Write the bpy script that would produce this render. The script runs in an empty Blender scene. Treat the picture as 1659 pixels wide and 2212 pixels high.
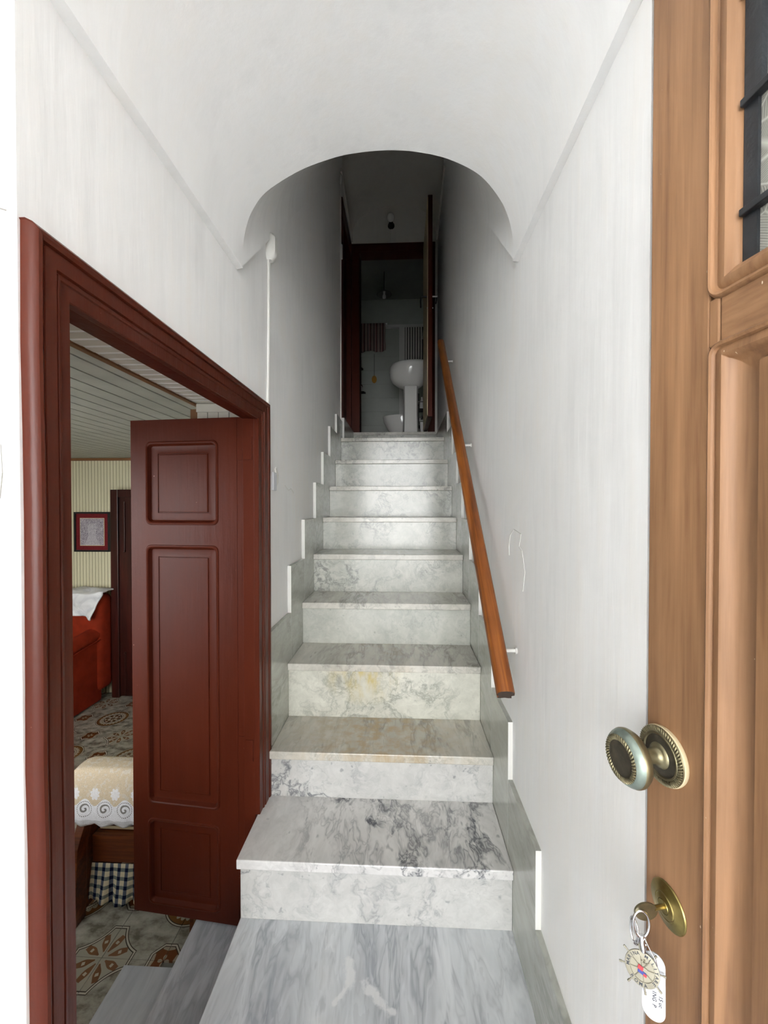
import bpy, bmesh, math, random
from mathutils import Vector, Matrix
from mathutils.geometry import tessellate_polygon
random.seed(7)
S = bpy.context.scene
COL = S.collection
PI = math.pi

# ------------------------------------------------------------------ camera
FPX = 870.0
cd = bpy.data.cameras.new('camera'); cam = bpy.data.objects.new('camera', cd); COL.objects.link(cam)
cd.sensor_fit = 'HORIZONTAL'; cd.sensor_width = 36.0; cd.lens = 36.0 * FPX / 1659.0
cd.clip_start = 0.02; cd.clip_end = 200
cam.location = (0, 0, 1.333)
cam.rotation_euler = (math.radians(90 - 0.738), 0, math.radians(2.594))
S.camera = cam

# ------------------------------------------------------------------ world, sun, exposure
W = bpy.data.worlds.new('overcast_sky'); S.world = W; W.use_nodes = True
bg = W.node_tree.nodes['Background']
bg.inputs['Color'].default_value = (0.93, 0.97, 1.0, 1); bg.inputs['Strength'].default_value = 1.0
S.view_settings.view_transform = 'Standard'; S.view_settings.look = 'None'
S.view_settings.gamma = 1.0; S.view_settings.use_curve_mapping = False
S.view_settings.exposure = 1.38
sun_d = bpy.data.lights.new('sun', 'SUN'); sun_d.energy = 24.0; sun_d.angle = math.radians(.6); sun_d.color = (1.0, .985, .965)
sun_o = bpy.data.objects.new('sun', sun_d); COL.objects.link(sun_o)      # high behind the house: lights the street and the house opposite
sun_o.rotation_euler = Vector((.18, -.64, -.75)).to_track_quat('-Z', 'Y').to_euler()
S.cycles.diffuse_bounces = 6; S.cycles.max_bounces = 7; S.cycles.glossy_bounces = 3; S.cycles.transmission_bounces = 4
S.cycles.use_adaptive_sampling = True; S.cycles.adaptive_threshold = .04
S.cycles.caustics_reflective = False; S.cycles.caustics_refractive = False

# ------------------------------------------------------------------ helpers: colour and nodes
def lin(h):
    if isinstance(h, str):
        h = h.lstrip('#'); c = [int(h[i:i+2], 16) / 255 for i in (0, 2, 4)]
    else:
        c = [v / 255 for v in h]
    return tuple((v / 12.92 if v <= .04045 else ((v + .055) / 1.055) ** 2.4) for v in c) + (1,)

class NT:
    """small expression helper around a node tree"""
    def __init__(s, name):
        s.m = bpy.data.materials.new(name); s.m.use_nodes = True
        s.t = s.m.node_tree; s.b = s.t.nodes['Principled BSDF']
    def n(s, ty, **kw):
        x = s.t.nodes.new(ty)
        for k, v in kw.items(): setattr(x, k, v)
        return x
    def set(s, sock, v):
        if hasattr(v, 'is_output') or isinstance(v, bpy.types.NodeSocket): s.t.links.new(v, sock)
        else: sock.default_value = v
    def math(s, op, a, b=0.0, c=0.0, clamp=False):
        x = s.n('ShaderNodeMath', operation=op); x.use_clamp = clamp
        for i, v in enumerate((a, b, c)): s.set(x.inputs[i], v)
        return x.outputs[0]
    def pos(s, off_random=0.0, scale=(1, 1, 1), rot=(0, 0, 0), obj=False):
        if obj: p = s.n('ShaderNodeTexCoord').outputs['Object']
        else: p = s.n('ShaderNodeNewGeometry').outputs['Position']
        if off_random:
            r = s.n('ShaderNodeObjectInfo').outputs['Random']
            cb = s.n('ShaderNodeCombineXYZ')
            for i, k in enumerate((1.0, 1.7, -1.3)): s.set(cb.inputs[i], s.math('MULTIPLY', r, off_random * k))
            va = s.n('ShaderNodeVectorMath', operation='ADD'); s.set(va.inputs[0], p); s.set(va.inputs[1], cb.outputs[0]); p = va.outputs[0]
        mp = s.n('ShaderNodeMapping'); s.set(mp.inputs['Vector'], p)
        mp.inputs['Scale'].default_value = scale; mp.inputs['Rotation'].default_value = rot
        return mp.outputs[0]
    def xyz(s, v):
        x = s.n('ShaderNodeSeparateXYZ'); s.set(x.inputs[0], v); return x.outputs
    def noise(s, v, scale, detail=4, rough=.55, dist=0.0, color=False):
        x = s.n('ShaderNodeTexNoise'); s.set(x.inputs['Vector'], v)
        x.inputs['Scale'].default_value = scale; x.inputs['Detail'].default_value = detail
        x.inputs['Roughness'].default_value = rough; x.inputs['Distortion'].default_value = dist
        return x.outputs['Color' if color else 'Fac']
    def ramp(s, f, *stops):
        x = s.n('ShaderNodeValToRGB'); s.set(x.inputs[0], f); e = x.color_ramp.elements
        while len(e) < len(stops): e.new(.5)
        for i, (p, c) in enumerate(stops):
            e[i].position = p; e[i].color = c if not isinstance(c, (int, float)) else (c, c, c, 1)
        return x.outputs[0]
    def mix(s, f, a, b, mode='MIX'):
        x = s.n('ShaderNodeMix', data_type='RGBA', blend_type=mode)
        s.set(x.inputs[0], f); s.set(x.inputs[6], a); s.set(x.inputs[7], b)
        return x.outputs[2]
    def bump(s, h, dist=.002, strength=1.0, prev=None):
        x = s.n('ShaderNodeBump'); s.set(x.inputs['Height'], h)
        x.inputs['Distance'].default_value = dist; x.inputs['Strength'].default_value = strength
        if prev is not None: s.set(x.inputs['Normal'], prev)
        return x.outputs[0]
    def out(s, col=None, rough=None, metal=None, normal=None, spec=None, **kw):
        if col is not None: s.set(s.b.inputs['Base Color'], col)
        if rough is not None: s.set(s.b.inputs['Roughness'], rough)
        if metal is not None: s.set(s.b.inputs['Metallic'], metal)
        if normal is not None: s.set(s.b.inputs['Normal'], normal)
        if spec is not None: s.set(s.b.inputs['Specular IOR Level'], spec)
        for k, v in kw.items(): s.set(s.b.inputs[k], v)
        return s.m

def basic(name, h, rough=.6, metal=0.0, var=.08, vs=6.0, bump=0.0, bs=60.0, scale=(1, 1, 1), spec=.5, obj=False, **kw):
    t = NT(name); c = lin(h); p = t.pos(scale=scale, obj=obj)
    nz = t.noise(p, vs, 4)
    lo = tuple(v * (1 - var) for v in c[:3]) + (1,); hi = tuple(min(1, v * (1 + var)) for v in c[:3]) + (1,)
    col = t.ramp(nz, (.3, lo), (.7, hi))
    nm = t.bump(t.noise(p, bs, 4), bump) if bump else None
    return t.out(col, rough, metal, nm, spec, **kw)

# ------------------------------------------------------------------ materials
def mk_plaster(name, h, var=.09, relief=.012):
    t = NT(name); c = lin(h)
    p = t.pos(); big = t.noise(p, 1.6, 3, .6); ps = t.pos(scale=(22, 22, 2.2)); st = t.noise(ps, 1.0, 4, .6)
    f = t.math('ADD', t.math('MULTIPLY', big, .6), t.math('MULTIPLY', st, .4))
    warm = (c[0] * 1.0, c[1] * .985, c[2] * .965, 1); lo = tuple(v * (1 - var) for v in c[:3]) + (1,)
    col = t.ramp(f, (.32, lo), (.5, c), (.62, warm), (.75, c))
    h = t.math('ADD', t.math('MULTIPLY', t.noise(p, 3.2, 3, .5), 1.0), t.math('MULTIPLY', st, .22))
    return t.out(col, .75, 0, t.bump(h, relief, .6), .25)
M_PLASTER = mk_plaster('white_plaster', 'F1F1F0')
M_VAULT = mk_plaster('vault_plaster', 'F3F3F2', .07, .010)
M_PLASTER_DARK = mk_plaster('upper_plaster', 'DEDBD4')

def mk_marble(name, base, vein, cloud, vein_amt=.8, cloud_amt=.6, ang=.7, vs=3.2, aniso=.45, rough=.16, stain=None, white=False, warp=.22, thin=1.0, net=.55):
    t = NT(name); b, v, c = lin(base), lin(vein), lin(cloud)
    p = t.pos(off_random=9.0, rot=(.5, .35, ang), scale=(1, aniso, 1))
    q = t.noise(p, 3.4, 4, .65, color=True)
    va = t.n('ShaderNodeVectorMath', operation='MULTIPLY_ADD'); t.set(va.inputs[0], q); va.inputs[1].default_value = (warp, warp, warp); t.set(va.inputs[2], p)
    w = va.outputs[0]
    n1 = t.noise(w, vs, 6, .68); n2 = t.noise(w, vs * 3.3, 4, .68); n3 = t.noise(p, 1.7, 2)
    v1 = t.math('ABSOLUTE', t.math('SUBTRACT', n1, .5)); v2 = t.math('ABSOLUTE', t.math('SUBTRACT', n2, .52))
    m1 = t.ramp(v1, (0, .95), (.010*thin, .5), (.036*thin, 0.0)); m2 = t.ramp(v2, (0, .8), (.016*thin, .35), (.05*thin, 0.0))
    mask = t.ramp(n3, (.42, 0.0), (.62, 1.0))
    mm = t.math('MULTIPLY', t.math('ADD', m1, t.math('MULTIPLY', m2, net), clamp=True), t.math('MULTIPLY', t.math('ADD', mask, .12, clamp=True), vein_amt))
    cl = t.math('MULTIPLY', t.ramp(t.noise(w, 4.2, 5, .68), (.36, 0.0), (.68, 1.0)), cloud_amt)
    col = t.mix(cl, b, c); col = t.mix(mm, col, v)
    # scattered dark specks
    sp = t.ramp(t.noise(p, 46, 1, .5), (.70, 0.0), (.78, .5))
    col = t.mix(t.math('MULTIPLY', sp, vein_amt), col, v)
    fine = t.ramp(t.noise(w, 26, 3, .7), (.3, .88), (.7, 1.04)); col = t.mix(1.0, col, fine, 'MULTIPLY')
    if stain:
        (sx, sz, sr, sc) = stain
        x, y, z = t.xyz(t.pos())
        dx = t.math('DIVIDE', t.math('SUBTRACT', x, sx), sr * 1.5); dz = t.math('DIVIDE', t.math('SUBTRACT', z, sz), sr)
        d = t.math('SQRT', t.math('ADD', t.math('MULTIPLY', dx, dx), t.math('MULTIPLY', dz, dz)))
        nn = t.noise(t.pos(scale=(1, 1, .35)), 22, 4)
        f = t.math('MULTIPLY', t.ramp(d, (.1, 1.0), (1.0, 0.0)), t.ramp(nn, (.4, .1), (.62, .9)))
        col = t.mix(f, col, lin(sc))
    if white:
        x, y, z = t.xyz(t.pos())
        nz = t.noise(t.pos(), 26, 5, .6)
        def spot(ax, ay, bx, by, wd):   # worn white patch along a short line on the floor
            L2 = (bx-ax)**2 + (by-ay)**2
            u = t.math('DIVIDE', t.math('ADD', t.math('MULTIPLY', t.math('SUBTRACT', x, ax), bx-ax), t.math('MULTIPLY', t.math('SUBTRACT', y, ay), by-ay)), L2, clamp=True)
            ex = t.math('SUBTRACT', x, t.math('MULTIPLY_ADD', u, bx-ax, ax)); ey = t.math('SUBTRACT', y, t.math('MULTIPLY_ADD', u, by-ay, ay))
            d = t.math('SQRT', t.math('ADD', t.math('MULTIPLY', ex, ex), t.math('MULTIPLY', ey, ey)))
            return t.ramp(t.math('ADD', t.math('DIVIDE', d, wd), t.math('MULTIPLY', t.math('SUBTRACT', nz, .5), 2.6)), (.30, .8), (.75, 0.0))
        f = spot(-.152, 1.16, -.150, 1.10, .022)
        for a in ((-.148, 1.10, -.18, 1.06, .012), (-.10, 1.11, -.045, 1.05, .02), (-.04, 1.05, -.02, 1.045, .012), (-.03, .995, .02, .985, .014)): f = t.math('MAXIMUM', f, spot(*a))
        col = t.mix(f, col, lin('DEDEDE'))
    rg = t.math('ADD', rough, t.math('MULTIPLY', n2, .12))
    return t.out(col, rg, 0, None, .5)
MB_FLOOR = mk_marble('grey_blue_marble', 'D8DADC', '848890', 'BABEC2', .65, .85, .9, 2.4, .25, .22, white=True)
MB_GREY = mk_marble('dark_grey_marble', 'D6D8DC', '8C9098', 'B0B5BC', .5, .9, 1.3, 2.2, .2, .22)
MB_WHITE = mk_marble('white_veined_marble', 'C8C7C3', '6C6E72', 'B4B4B1', .95, .8, .75, 2.3, .5, .15, net=.35, thin=.8)
MB_TREAD1 = mk_marble('pale_grey_marble', 'DEDCD9', '5A5C61', 'C2C1BF', 1.0, .7, .9, 2.7, .5, .17)
MB_TREAD = mk_marble('warm_grey_marble', 'CFCCC2', '7C7A73', 'AEABA1', .75, .85, 1.1, 2.6, .28, .13, stain=(-.09, .386, .3, 'B09C7C'))
MB_RISER = mk_marble('green_grey_marble', 'C6C6BD', '6F716D', 'ABADA4', .7, .85, .35, 2.8, .5, .12)
MB_STAIN = mk_marble('yellow_stained_marble', 'D3D2C6', '77786F', 'B7B7AB', .6, .7, .4, 2.8, .5, .13, stain=(-.17, .565, .13, 'BBA55A'))
MB_SKIRT = mk_marble('skirting_marble', 'B9BAB1', '74766E', '9EA098', .5, .8, .5, 2.0, .4, .14)

def mk_paint(name, h, rough=.32, chips=True, spec=.15):
    t = NT(name); c = lin(h); p = t.pos()
    v = t.noise(t.pos(scale=(6, 6, 1)), 1.2, 5, .6)
    col = t.ramp(v, (.3, tuple(x * .82 for x in c[:3]) + (1,)), (.55, c), (.8, (c[0] * 1.15, c[1] * 1.25, c[2] * 1.3, 1)))
    if chips:
        ch = t.ramp(t.noise(p, 70, 3, .6), (.765, 0.0), (.775, .75))
        col = t.mix(ch, col, lin('B98F7C'))
    h = t.math('ADD', t.noise(t.pos(scale=(35, 35, 2.6)), 1.0, 3, .6), t.math('MULTIPLY', t.noise(p, 55, 2, .6), .3))
    return t.out(col, t.math('MULTIPLY_ADD', v, .15, rough), 0, t.bump(h, .0020, .55), spec)
M_RED = mk_paint('red_brown_gloss_paint', '501F10')
M_REDGLOSS = mk_paint('glossy_red_brown_casing_paint', '501F10', .24, True, .26)
M_RED_DK = mk_paint('dark_red_brown_paint', '481D12', .35, False)

def mk_wood(name, lo, mid, hi, rough=.45, axis=2, sc=1.0, speck=None, along=1.6, across=26, bump=.0012, tilt=0.0):
    t = NT(name); s = [across, across, across]; s[axis] = along
    def gp(scale):
        q = t.pos(rot=(tilt, 0, 0)); mp = t.n('ShaderNodeMapping'); t.set(mp.inputs['Vector'], q); mp.inputs['Scale'].default_value = scale; return mp.outputs[0]
    p = gp(tuple(v * sc for v in s))
    n1 = t.noise(p, 1.0, 6, .62, .6); s2 = [across * 5] * 3; s2[axis] = along * 3
    n2 = t.noise(gp(tuple(v * sc for v in s2)), 1.0, 4, .6)
    f = t.math('ADD', t.math('MULTIPLY', n1, .62), t.math('MULTIPLY', n2, .38))
    col = t.ramp(f, (.33, lin(lo)), (.48, lin(mid)), (.64, lin(hi)))
    big = t.ramp(t.noise(t.pos(scale=(4, 4, 1.2)), 1.3, 4), (.40, 1.0), (.66, .74))
    col = t.mix(1.0, col, big, 'MULTIPLY')
    if speck:
        sp = t.ramp(t.noise(t.pos(scale=(1, 1, .5)), 95, 2, .5), (.765, 0.0), (.775, .9)); col = t.mix(sp, col, lin(speck))
    nm = t.bump(f, bump, .5)
    return t.out(col, rough, 0, nm, .4)
M_DOORWOOD = mk_wood('worn_entry_door_wood', '7C583E', '97704F', 'A97F5C', .5, speck='E6D6BE')
M_RAIL = mk_wood('varnished_handrail_wood', '46230E', '84491D', 'A5642A', .35, axis=1, across=28, along=1.2, tilt=-.741)
M_RAILEND = basic('dark_end_grain', '3A2A20', .6, var=.3, vs=80)
M_CHAIRWOOD = mk_wood('dark_varnished_pine', '33160A', '5E2C12', '84451C', .35, axis=0, across=18)
M_DKWOOD = mk_wood('dark_mahogany', '1E0B08', '33120D', '481B13', .35)
M_TRIMWOOD = basic('brown_ceiling_trim', '7A5230', .5)
M_IRON = basic('black_painted_iron', '24272B', .45, 0, .4, 20, .0015, 60)
M_STEEL = basic('chrome_steel', 'D8D8DA', .14, 1.0, .03)
M_BRASSOLD = basic('tarnished_brass', '8C8468', .36, .85, .25, 60)
M_BRASSLOCK = basic('worn_brass', '9A8A55', .28, .95, .22, 70)
M_PATINA = basic('green_patina_brass', '8F9C93', .42, .75, .15, 80)
M_BRASSDARK = basic('dark_oxidised_brass', '3E392E', .55, .15, .4, 120)
M_SILVER = basic('aged_silver', '938E7E', .42, .5, .10, 90)
M_WHITEPL = basic('white_plastic', 'CDCFD4', .4, 0, .03)
M_CABLEPAINT = basic('white_painted_cable', 'E4E3DE', .5, 0, .05)
M_CERAMIC = basic('white_ceramic', 'E8E6E2', .08, 0, .02)
M_INK = basic('dark_blue_ink', '2B2F3A', .6, 0, .02)
M_REDENAMEL = basic('red_enamel', 'B03038', .3, 0, .02)
M_BLUEENAMEL = basic('blue_enamel', '2A3A8A', .3, 0, .02)
M_GLASSDARK = basic('black_plastic', '16171A', .4, 0, .2)
M_TEAL = basic('teal_plastic', '4FA08C', .35, 0, .05)
M_OCHRE = basic('ochre_plastic', 'C08A2C', .5, 0, .05)
M_CREAM = basic('cream_paint', 'CDBE9A', .55, 0, .05)
M_MIRROR = basic('mirror_glass', 'C9CDCB', .04, 1.0, .01)
M_STREET = basic('street_stone', '9A9B9C', .8, 0, .12, 3, .004, 30)
M_FACADE = basic('pale_facade_plaster', 'E6E8EA', .8, 0, .06, 2, .004, 30)
M_WHITEEDGE = basic('white_paint_and_lit_edge', 'DAD9D4', .5, 0, .02)  # white paint on pegs; imitates caught daylight on slab front edges
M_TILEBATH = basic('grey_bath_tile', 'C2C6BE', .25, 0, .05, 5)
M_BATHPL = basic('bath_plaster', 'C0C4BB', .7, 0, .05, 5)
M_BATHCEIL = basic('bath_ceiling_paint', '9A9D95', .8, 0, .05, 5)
M_SLATWHITE = basic('white_board', 'CFCBC0', .5, 0, .05, 8)
M_SLATGREY = basic('grey_white_board', 'A9AAA0', .5, 0, .1, 8)
M_GROOVE = basic('grey_groove', '6C6C64', .7)
M_GROUT = basic('grey_grout', '77746C', .9)
M_MAT_RED = basic('dark_red_velvet', '6A0F16', .9, 0, .2, 60)
M_SOFA = basic('rust_red_sofa_fabric', '8A2C16', .9, 0, .15, 12, .001, 400, spec=.15)
M_SOFADARK = basic('dark_sofa_gap', '120A0A', .9)
M_RUST = basic('plaster_crack_line', '8C8880', .9)

def mk_glass(name, col=(.75, .78, .72, 1), rough=.25, bs=60, bd=.004, obj=False):
    t = NT(name)
    v = t.n('ShaderNodeTexVoronoi'); t.set(v.inputs['Vector'], t.pos(obj=obj)); v.inputs['Scale'].default_value = bs
    nm = t.bump(v.outputs['Distance'], bd, 1.0)
    return t.out(col, rough, 0, nm, .5, **{'Transmission Weight': .75})
M_FROST = mk_glass('frosted_pebble_glass', bs=90)
M_CLEAR = NT('clear_lamp_glass').out((.9, .93, .9, 1), .05, 0, None, .5, **{'Transmission Weight': .85})

def mk_etched():
    t = NT('etched_pattern_glass'); x, y, z = t.xyz(t.pos(obj=True))
    # facets of fine parallel lines in three directions
    v = t.n('ShaderNodeTexVoronoi'); v.voronoi_dimensions = '3D'; v.feature = 'F1'; t.set(v.inputs['Vector'], t.pos(obj=True)); v.inputs['Scale'].default_value = 26
    cr = t.xyz(v.outputs['Color'])[0]
    ang = t.math('MULTIPLY', cr, 3.1)
    u = t.math('ADD', t.math('MULTIPLY', x, t.math('COSINE', ang)), t.math('MULTIPLY', z, t.math('SINE', ang)))
    li = t.math('SINE', t.math('MULTIPLY', u, 2600.0))
    v2 = t.n('ShaderNodeTexVoronoi'); v2.feature = 'DISTANCE_TO_EDGE'; t.set(v2.inputs['Vector'], t.pos(obj=True)); v2.inputs['Scale'].default_value = 26
    ed = t.ramp(v2.outputs['Distance'], (.0, 1.0), (.05, 0.0))
    f = t.math('MAXIMUM', t.math('MULTIPLY_ADD', li, .12, .12), t.math('MULTIPLY', ed, .6))
    col = t.mix(f, lin('7E7D76'), lin('C9C6BC'))
    return t.out(col, .25, 0, t.bump(f, .0008, .7), .5)
M_ETCHED = mk_etched()

def mk_stripes_wall():
    t = NT('cream_ribbed_wall'); x, y, z = t.xyz(t.pos())
    s = t.math('SINE', t.math('MULTIPLY', t.math('ADD', x, y), 2 * PI / .030)); s2 = t.math('SINE', t.math('MULTIPLY', t.math('ADD', x, y), 2 * PI / .015))
    f = t.math('MULTIPLY_ADD', s, .22, t.math('MULTIPLY_ADD', s2, .22, .5))
    col = t.ramp(f, (.1, lin('A09A7E')), (.5, lin('CCC5A6')), (.9, lin('EAE4C8')))
    return t.out(col, .6, 0, t.bump(f, .004, .8), .3)
M_STRIPEWALL = mk_stripes_wall()

TX, TY, TS = -1.166, 1.492, .245      # lattice of the patterned tiles
def mk_tile():
    t = NT('patterned_ceramic_tile'); x, y, z = t.xyz(t.pos()); A, B, C_ = lin('9A9686'), lin('5A3A1E'), lin('35281A')
    def wrap(v, o):   # to -TS..TS around every second lattice point
        return t.math('WRAP', t.math('SUBTRACT', v, o), TS, -TS)
    def hyp(a, b): return t.math('SQRT', t.math('ADD', t.math('MULTIPLY', a, a), t.math('MULTIPLY', b, b)))
    def band(d, lo, hi): return t.math('MULTIPLY', t.math('GREATER_THAN', d, lo), t.math('LESS_THAN', d, hi))
    cl = t.ramp(t.noise(t.pos(scale=(1, 1.6, 1)), 16, 5, .6), (.35, lin('6E685A')), (.5, lin('A09C8E')), (.68, lin('B9B6AA')))
    col = cl
    # star at even-even
    px, py = wrap(x, TX), wrap(y, TY); ax, ay = t.math('ABSOLUTE', px), t.math('ABSOLUTE', py)
    c = .165; r = .147
    d1 = t.math('SUBTRACT', r, hyp(t.math('SUBTRACT', ax, c), t.math('SUBTRACT', ay, c)))   # >0 outside
    d2 = t.math('SUBTRACT', t.math('MAXIMUM', ax, ay), .114)
    d = t.math('MAXIMUM', d1, d2); rr = hyp(px, py); th = t.math('ARCTAN2', py, px)
    inside = t.math('LESS_THAN', d, -.004)
    col = t.mix(inside, col, lin('A9A494'))
    lob = t.math('COSINE', t.math('MULTIPLY', th, 8.0)); lob2 = t.math('ADD', lob, t.math('MULTIPLY', t.math('SINE', t.math('MULTIPLY', rr, 90.0)), .45))
    pet = t.math('MULTIPLY', t.math('MULTIPLY', t.math('LESS_THAN', lob2, -.15), band(rr, .022, .088)), inside)
    col = t.mix(t.math('MULTIPLY', pet, .9), col, lin('7A4A20'))
    dot = t.math('MULTIPLY', t.math('MULTIPLY', t.math('LESS_THAN', lob, -.7), band(rr, .055, .066)), inside); col = t.mix(dot, col, lin('B9B2A0'))
    col = t.mix(band(d, -.0065, -.003), col, C_); col = t.mix(band(d, -.003, .003), col, lin('C2BDAE')); col = t.mix(band(d, .003, .006), col, C_)
    # octagon at even-odd and odd-even
    for (ox, oy) in ((TX + TS, TY), (TX, TY + TS)):
        qx, qy = t.math('ABSOLUTE', wrap(x, ox)), t.math('ABSOLUTE', wrap(y, oy))
        d = t.math('MAXIMUM', t.math('MAXIMUM', qx, qy), t.math('MULTIPLY', t.math('ADD', qx, qy), .72))
        th = t.math('ARCTAN2', qy, qx); g = hyp(qx, qy)
        f = t.math('ADD', t.math('COSINE', t.math('MULTIPLY', th, 4.0)), t.math('SINE', t.math('MULTIPLY', g, 160.0)))
        ins = t.math('LESS_THAN', d, .05)
        col = t.mix(ins, col, t.mix(t.math('GREATER_THAN', f, .55), lin('6E3E1C'), lin('A59A86')))
        col = t.mix(band(d, .050, .053), col, C_); col = t.mix(band(d, .053, .059), col, lin('C2BDAE')); col = t.mix(band(d, .059, .062), col, C_)
    # round medallion at odd-odd
    qx, qy = wrap(x, TX + TS), wrap(y, TY + TS); g = hyp(qx, qy); th = t.math('ARCTAN2', qy, qx)
    sc = t.math('MULTIPLY_ADD', t.math('ABSOLUTE', t.math('SINE', t.math('MULTIPLY', th, 12.0))), .012, .082)
    col = t.mix(band(g, .0, .112), col, lin('7A5226'))
    col = t.mix(t.math('LESS_THAN', g, sc), col, lin('B0AA98'))
    col = t.mix(t.math('MULTIPLY', band(g, .072, .077), t.math('GREATER_THAN', t.math('SINE', t.math('MULTIPLY', th, 70.0)), .0)), col, C_)
    col = t.mix(band(g, .058, .064), col, C_)
    f = t.math('ADD', t.math('COSINE', t.math('MULTIPLY', th, 8.0)), t.math('SINE', t.math('MULTIPLY', g, 180.0)))
    col = t.mix(t.math('MULTIPLY', band(g, 0, .058), t.math('GREATER_THAN', f, .1)), col, lin('65401F'))
    col = t.mix(band(g, .109, .112), col, C_); col = t.mix(band(g, .112, .117), col, lin('BDB8A8')); col = t.mix(band(g, .117, .120), col, C_)
    return t.out(col, .3, 0, None, .5)
M_TILE = mk_tile()

def mk_check():
    t = NT('blue_checked_cotton'); x, y, z = t.xyz(t.pos()); P = .034
    def st(v): return t.math('LESS_THAN', t.math('FRACT', t.math('DIVIDE', t.math('ADD', v, 10.0), P)), .42)
    a, b = st(x), st(z); w = t.ramp(t.noise(t.pos(scale=(1, 1, 1)), 600, 1), (.4, .85), (.6, 1.0))
    col = t.mix(a, lin('D9CDAF'), lin('5E6470')); col = t.mix(b, col, lin('7E837C')); col = t.mix(t.math('MULTIPLY', a, b), col, lin('141C38'))
    col = t.mix(1.0, col, w, 'MULTIPLY')
    return t.out(col, .9, 0, None, .1)
M_CHECK = mk_check()

def mk_lace():
    t = NT('white_floral_lace'); x, y, z = t.xyz(t.pos()); Wc, Bg, Hole = lin('F6F5F8'), lin('DDCBAE'), lin('8C8884')
    P = .088
    u = t.math('SUBTRACT', t.math('FRACT', t.math('DIVIDE', t.math('ADD', x, 5.0), P)), .5); u = t.math('MULTIPLY', u, P)
    v = t.math('SUBTRACT', z, .05)
    def hyp(a, b): return t.math('SQRT', t.math('ADD', t.math('MULTIPLY', a, a), t.math('MULTIPLY', b, b)))
    def band(d, lo, hi): return t.math('MULTIPLY', t.math('GREATER_THAN', d, lo), t.math('LESS_THAN', d, hi))
    g = hyp(u, v); th = t.math('ARCTAN2', v, u)
    lowband = t.math('LESS_THAN', t.math('ADD', z, t.math('MULTIPLY', t.math('COSINE', t.math('MULTIPLY', u, 2 * PI / P)), -.014)), .078)
    flow = t.math('LESS_THAN', hyp(t.math('MULTIPLY', t.math('SUBTRACT', t.math('ABSOLUTE', u), .044), 1.2), t.math('SUBTRACT', z, .112)), t.math('MULTIPLY_ADD', t.math('ABSOLUTE', t.math('SINE', t.math('MULTIPLY', t.math('ARCTAN2', t.math('SUBTRACT', z, .112), t.math('SUBTRACT', t.math('ABSOLUTE', u), .044)), 4.0))), .008, .018))
    leaf = t.ramp(t.noise(t.pos(), 62, 2, .4), (.56, 0.0), (.60, .7))
    dk = t.ramp(t.noise(t.pos(scale=(1, 1, 1)), 30, 5, .7), (.68, 0.0), (.71, .55))
    net = t.ramp(t.noise(t.pos(), 500, 1), (.4, .8), (.6, 1.0))
    col = t.mix(leaf, Bg, lin('E2D9CC')); col = t.mix(dk, col, lin('6E685E')); col = t.mix(t.math('MULTIPLY', flow, .85), col, Wc)
    low = Wc
    sp = t.math('SINE', t.math('ADD', t.math('MULTIPLY', th, 1.0), t.math('MULTIPLY', g, 330.0)))
    low = t.mix(t.math('MULTIPLY', t.math('LESS_THAN', g, .022), t.math('GREATER_THAN', sp, .25)), low, Hole)
    low = t.mix(t.math('MULTIPLY', band(g, .029, .033), t.math('GREATER_THAN', t.math('SINE', t.math('MULTIPLY', th, 26.0)), .0)), low, Hole)
    edge = band(z, -.012, .004)
    low = t.mix(t.math('MULTIPLY', edge, .35), low, Hole)
    col = t.mix(lowband, col, low); col = t.mix(1.0, col, net, 'MULTIPLY')
    return t.out(col, .9, 0, t.bump(t.noise(t.pos(), 220, 2), .0008), .1)
M_LACE = mk_lace()

def mk_linen(name, h):
    t = NT(name); n = t.noise(t.pos(), 7, 4, .5, 1.5)
    return t.out(t.ramp(n, (.3, lin('C9C9CC')), (.6, lin(h))), .9, 0, t.bump(n, .02, .8), .1)
M_LINEN = mk_linen('white_crumpled_linen', 'E6E6E6')

def mk_towel():
    t = NT('pink_striped_towel'); x, y, z = t.xyz(t.pos())
    s = t.math('FRACT', t.math('DIVIDE', t.math('ADD', x, 10), .045)); s2 = t.math('FRACT', t.math('DIVIDE', t.math('ADD', x, 10.01), .09))
    col = t.mix(t.math('LESS_THAN', s, .25), lin('A8948E'), lin('5A4A4C')); col = t.mix(t.math('LESS_THAN', s2, .12), col, lin('7A4448'))
    return t.out(col, .95, 0, t.bump(t.noise(t.pos(), 300, 2), .001), .1)
M_TOWEL = mk_towel()

def mk_art():
    t = NT('white_thread_picture'); x, y, z = t.xyz(t.pos(obj=True))
    n = t.noise(t.pos(obj=True, scale=(1, 1, 2.4)), 26, 4, .6, 1.2); w = t.math('SINE', t.math('MULTIPLY', n, 60.0))
    # a standing figure with a wide skirt: brighter in the middle
    hw = t.math('MULTIPLY_ADD', t.math('SINE', t.math('MULTIPLY', z, 30.0)), .012, t.math('MULTIPLY_ADD', z, -.25, .04))
    fig = t.math('MULTIPLY', t.math('LESS_THAN', t.math('ABSOLUTE', t.math('ADD', x, .0)), hw), t.math('LESS_THAN', z, .075))
    base = t.mix(t.math('GREATER_THAN', w, .1), lin('655C68'), lin('C2BCC2'))
    col = t.mix(t.math('MULTIPLY', fig, .35), base, lin('C9C4C8'))
    return t.out(col, .8)
M_ART = mk_art()

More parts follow.
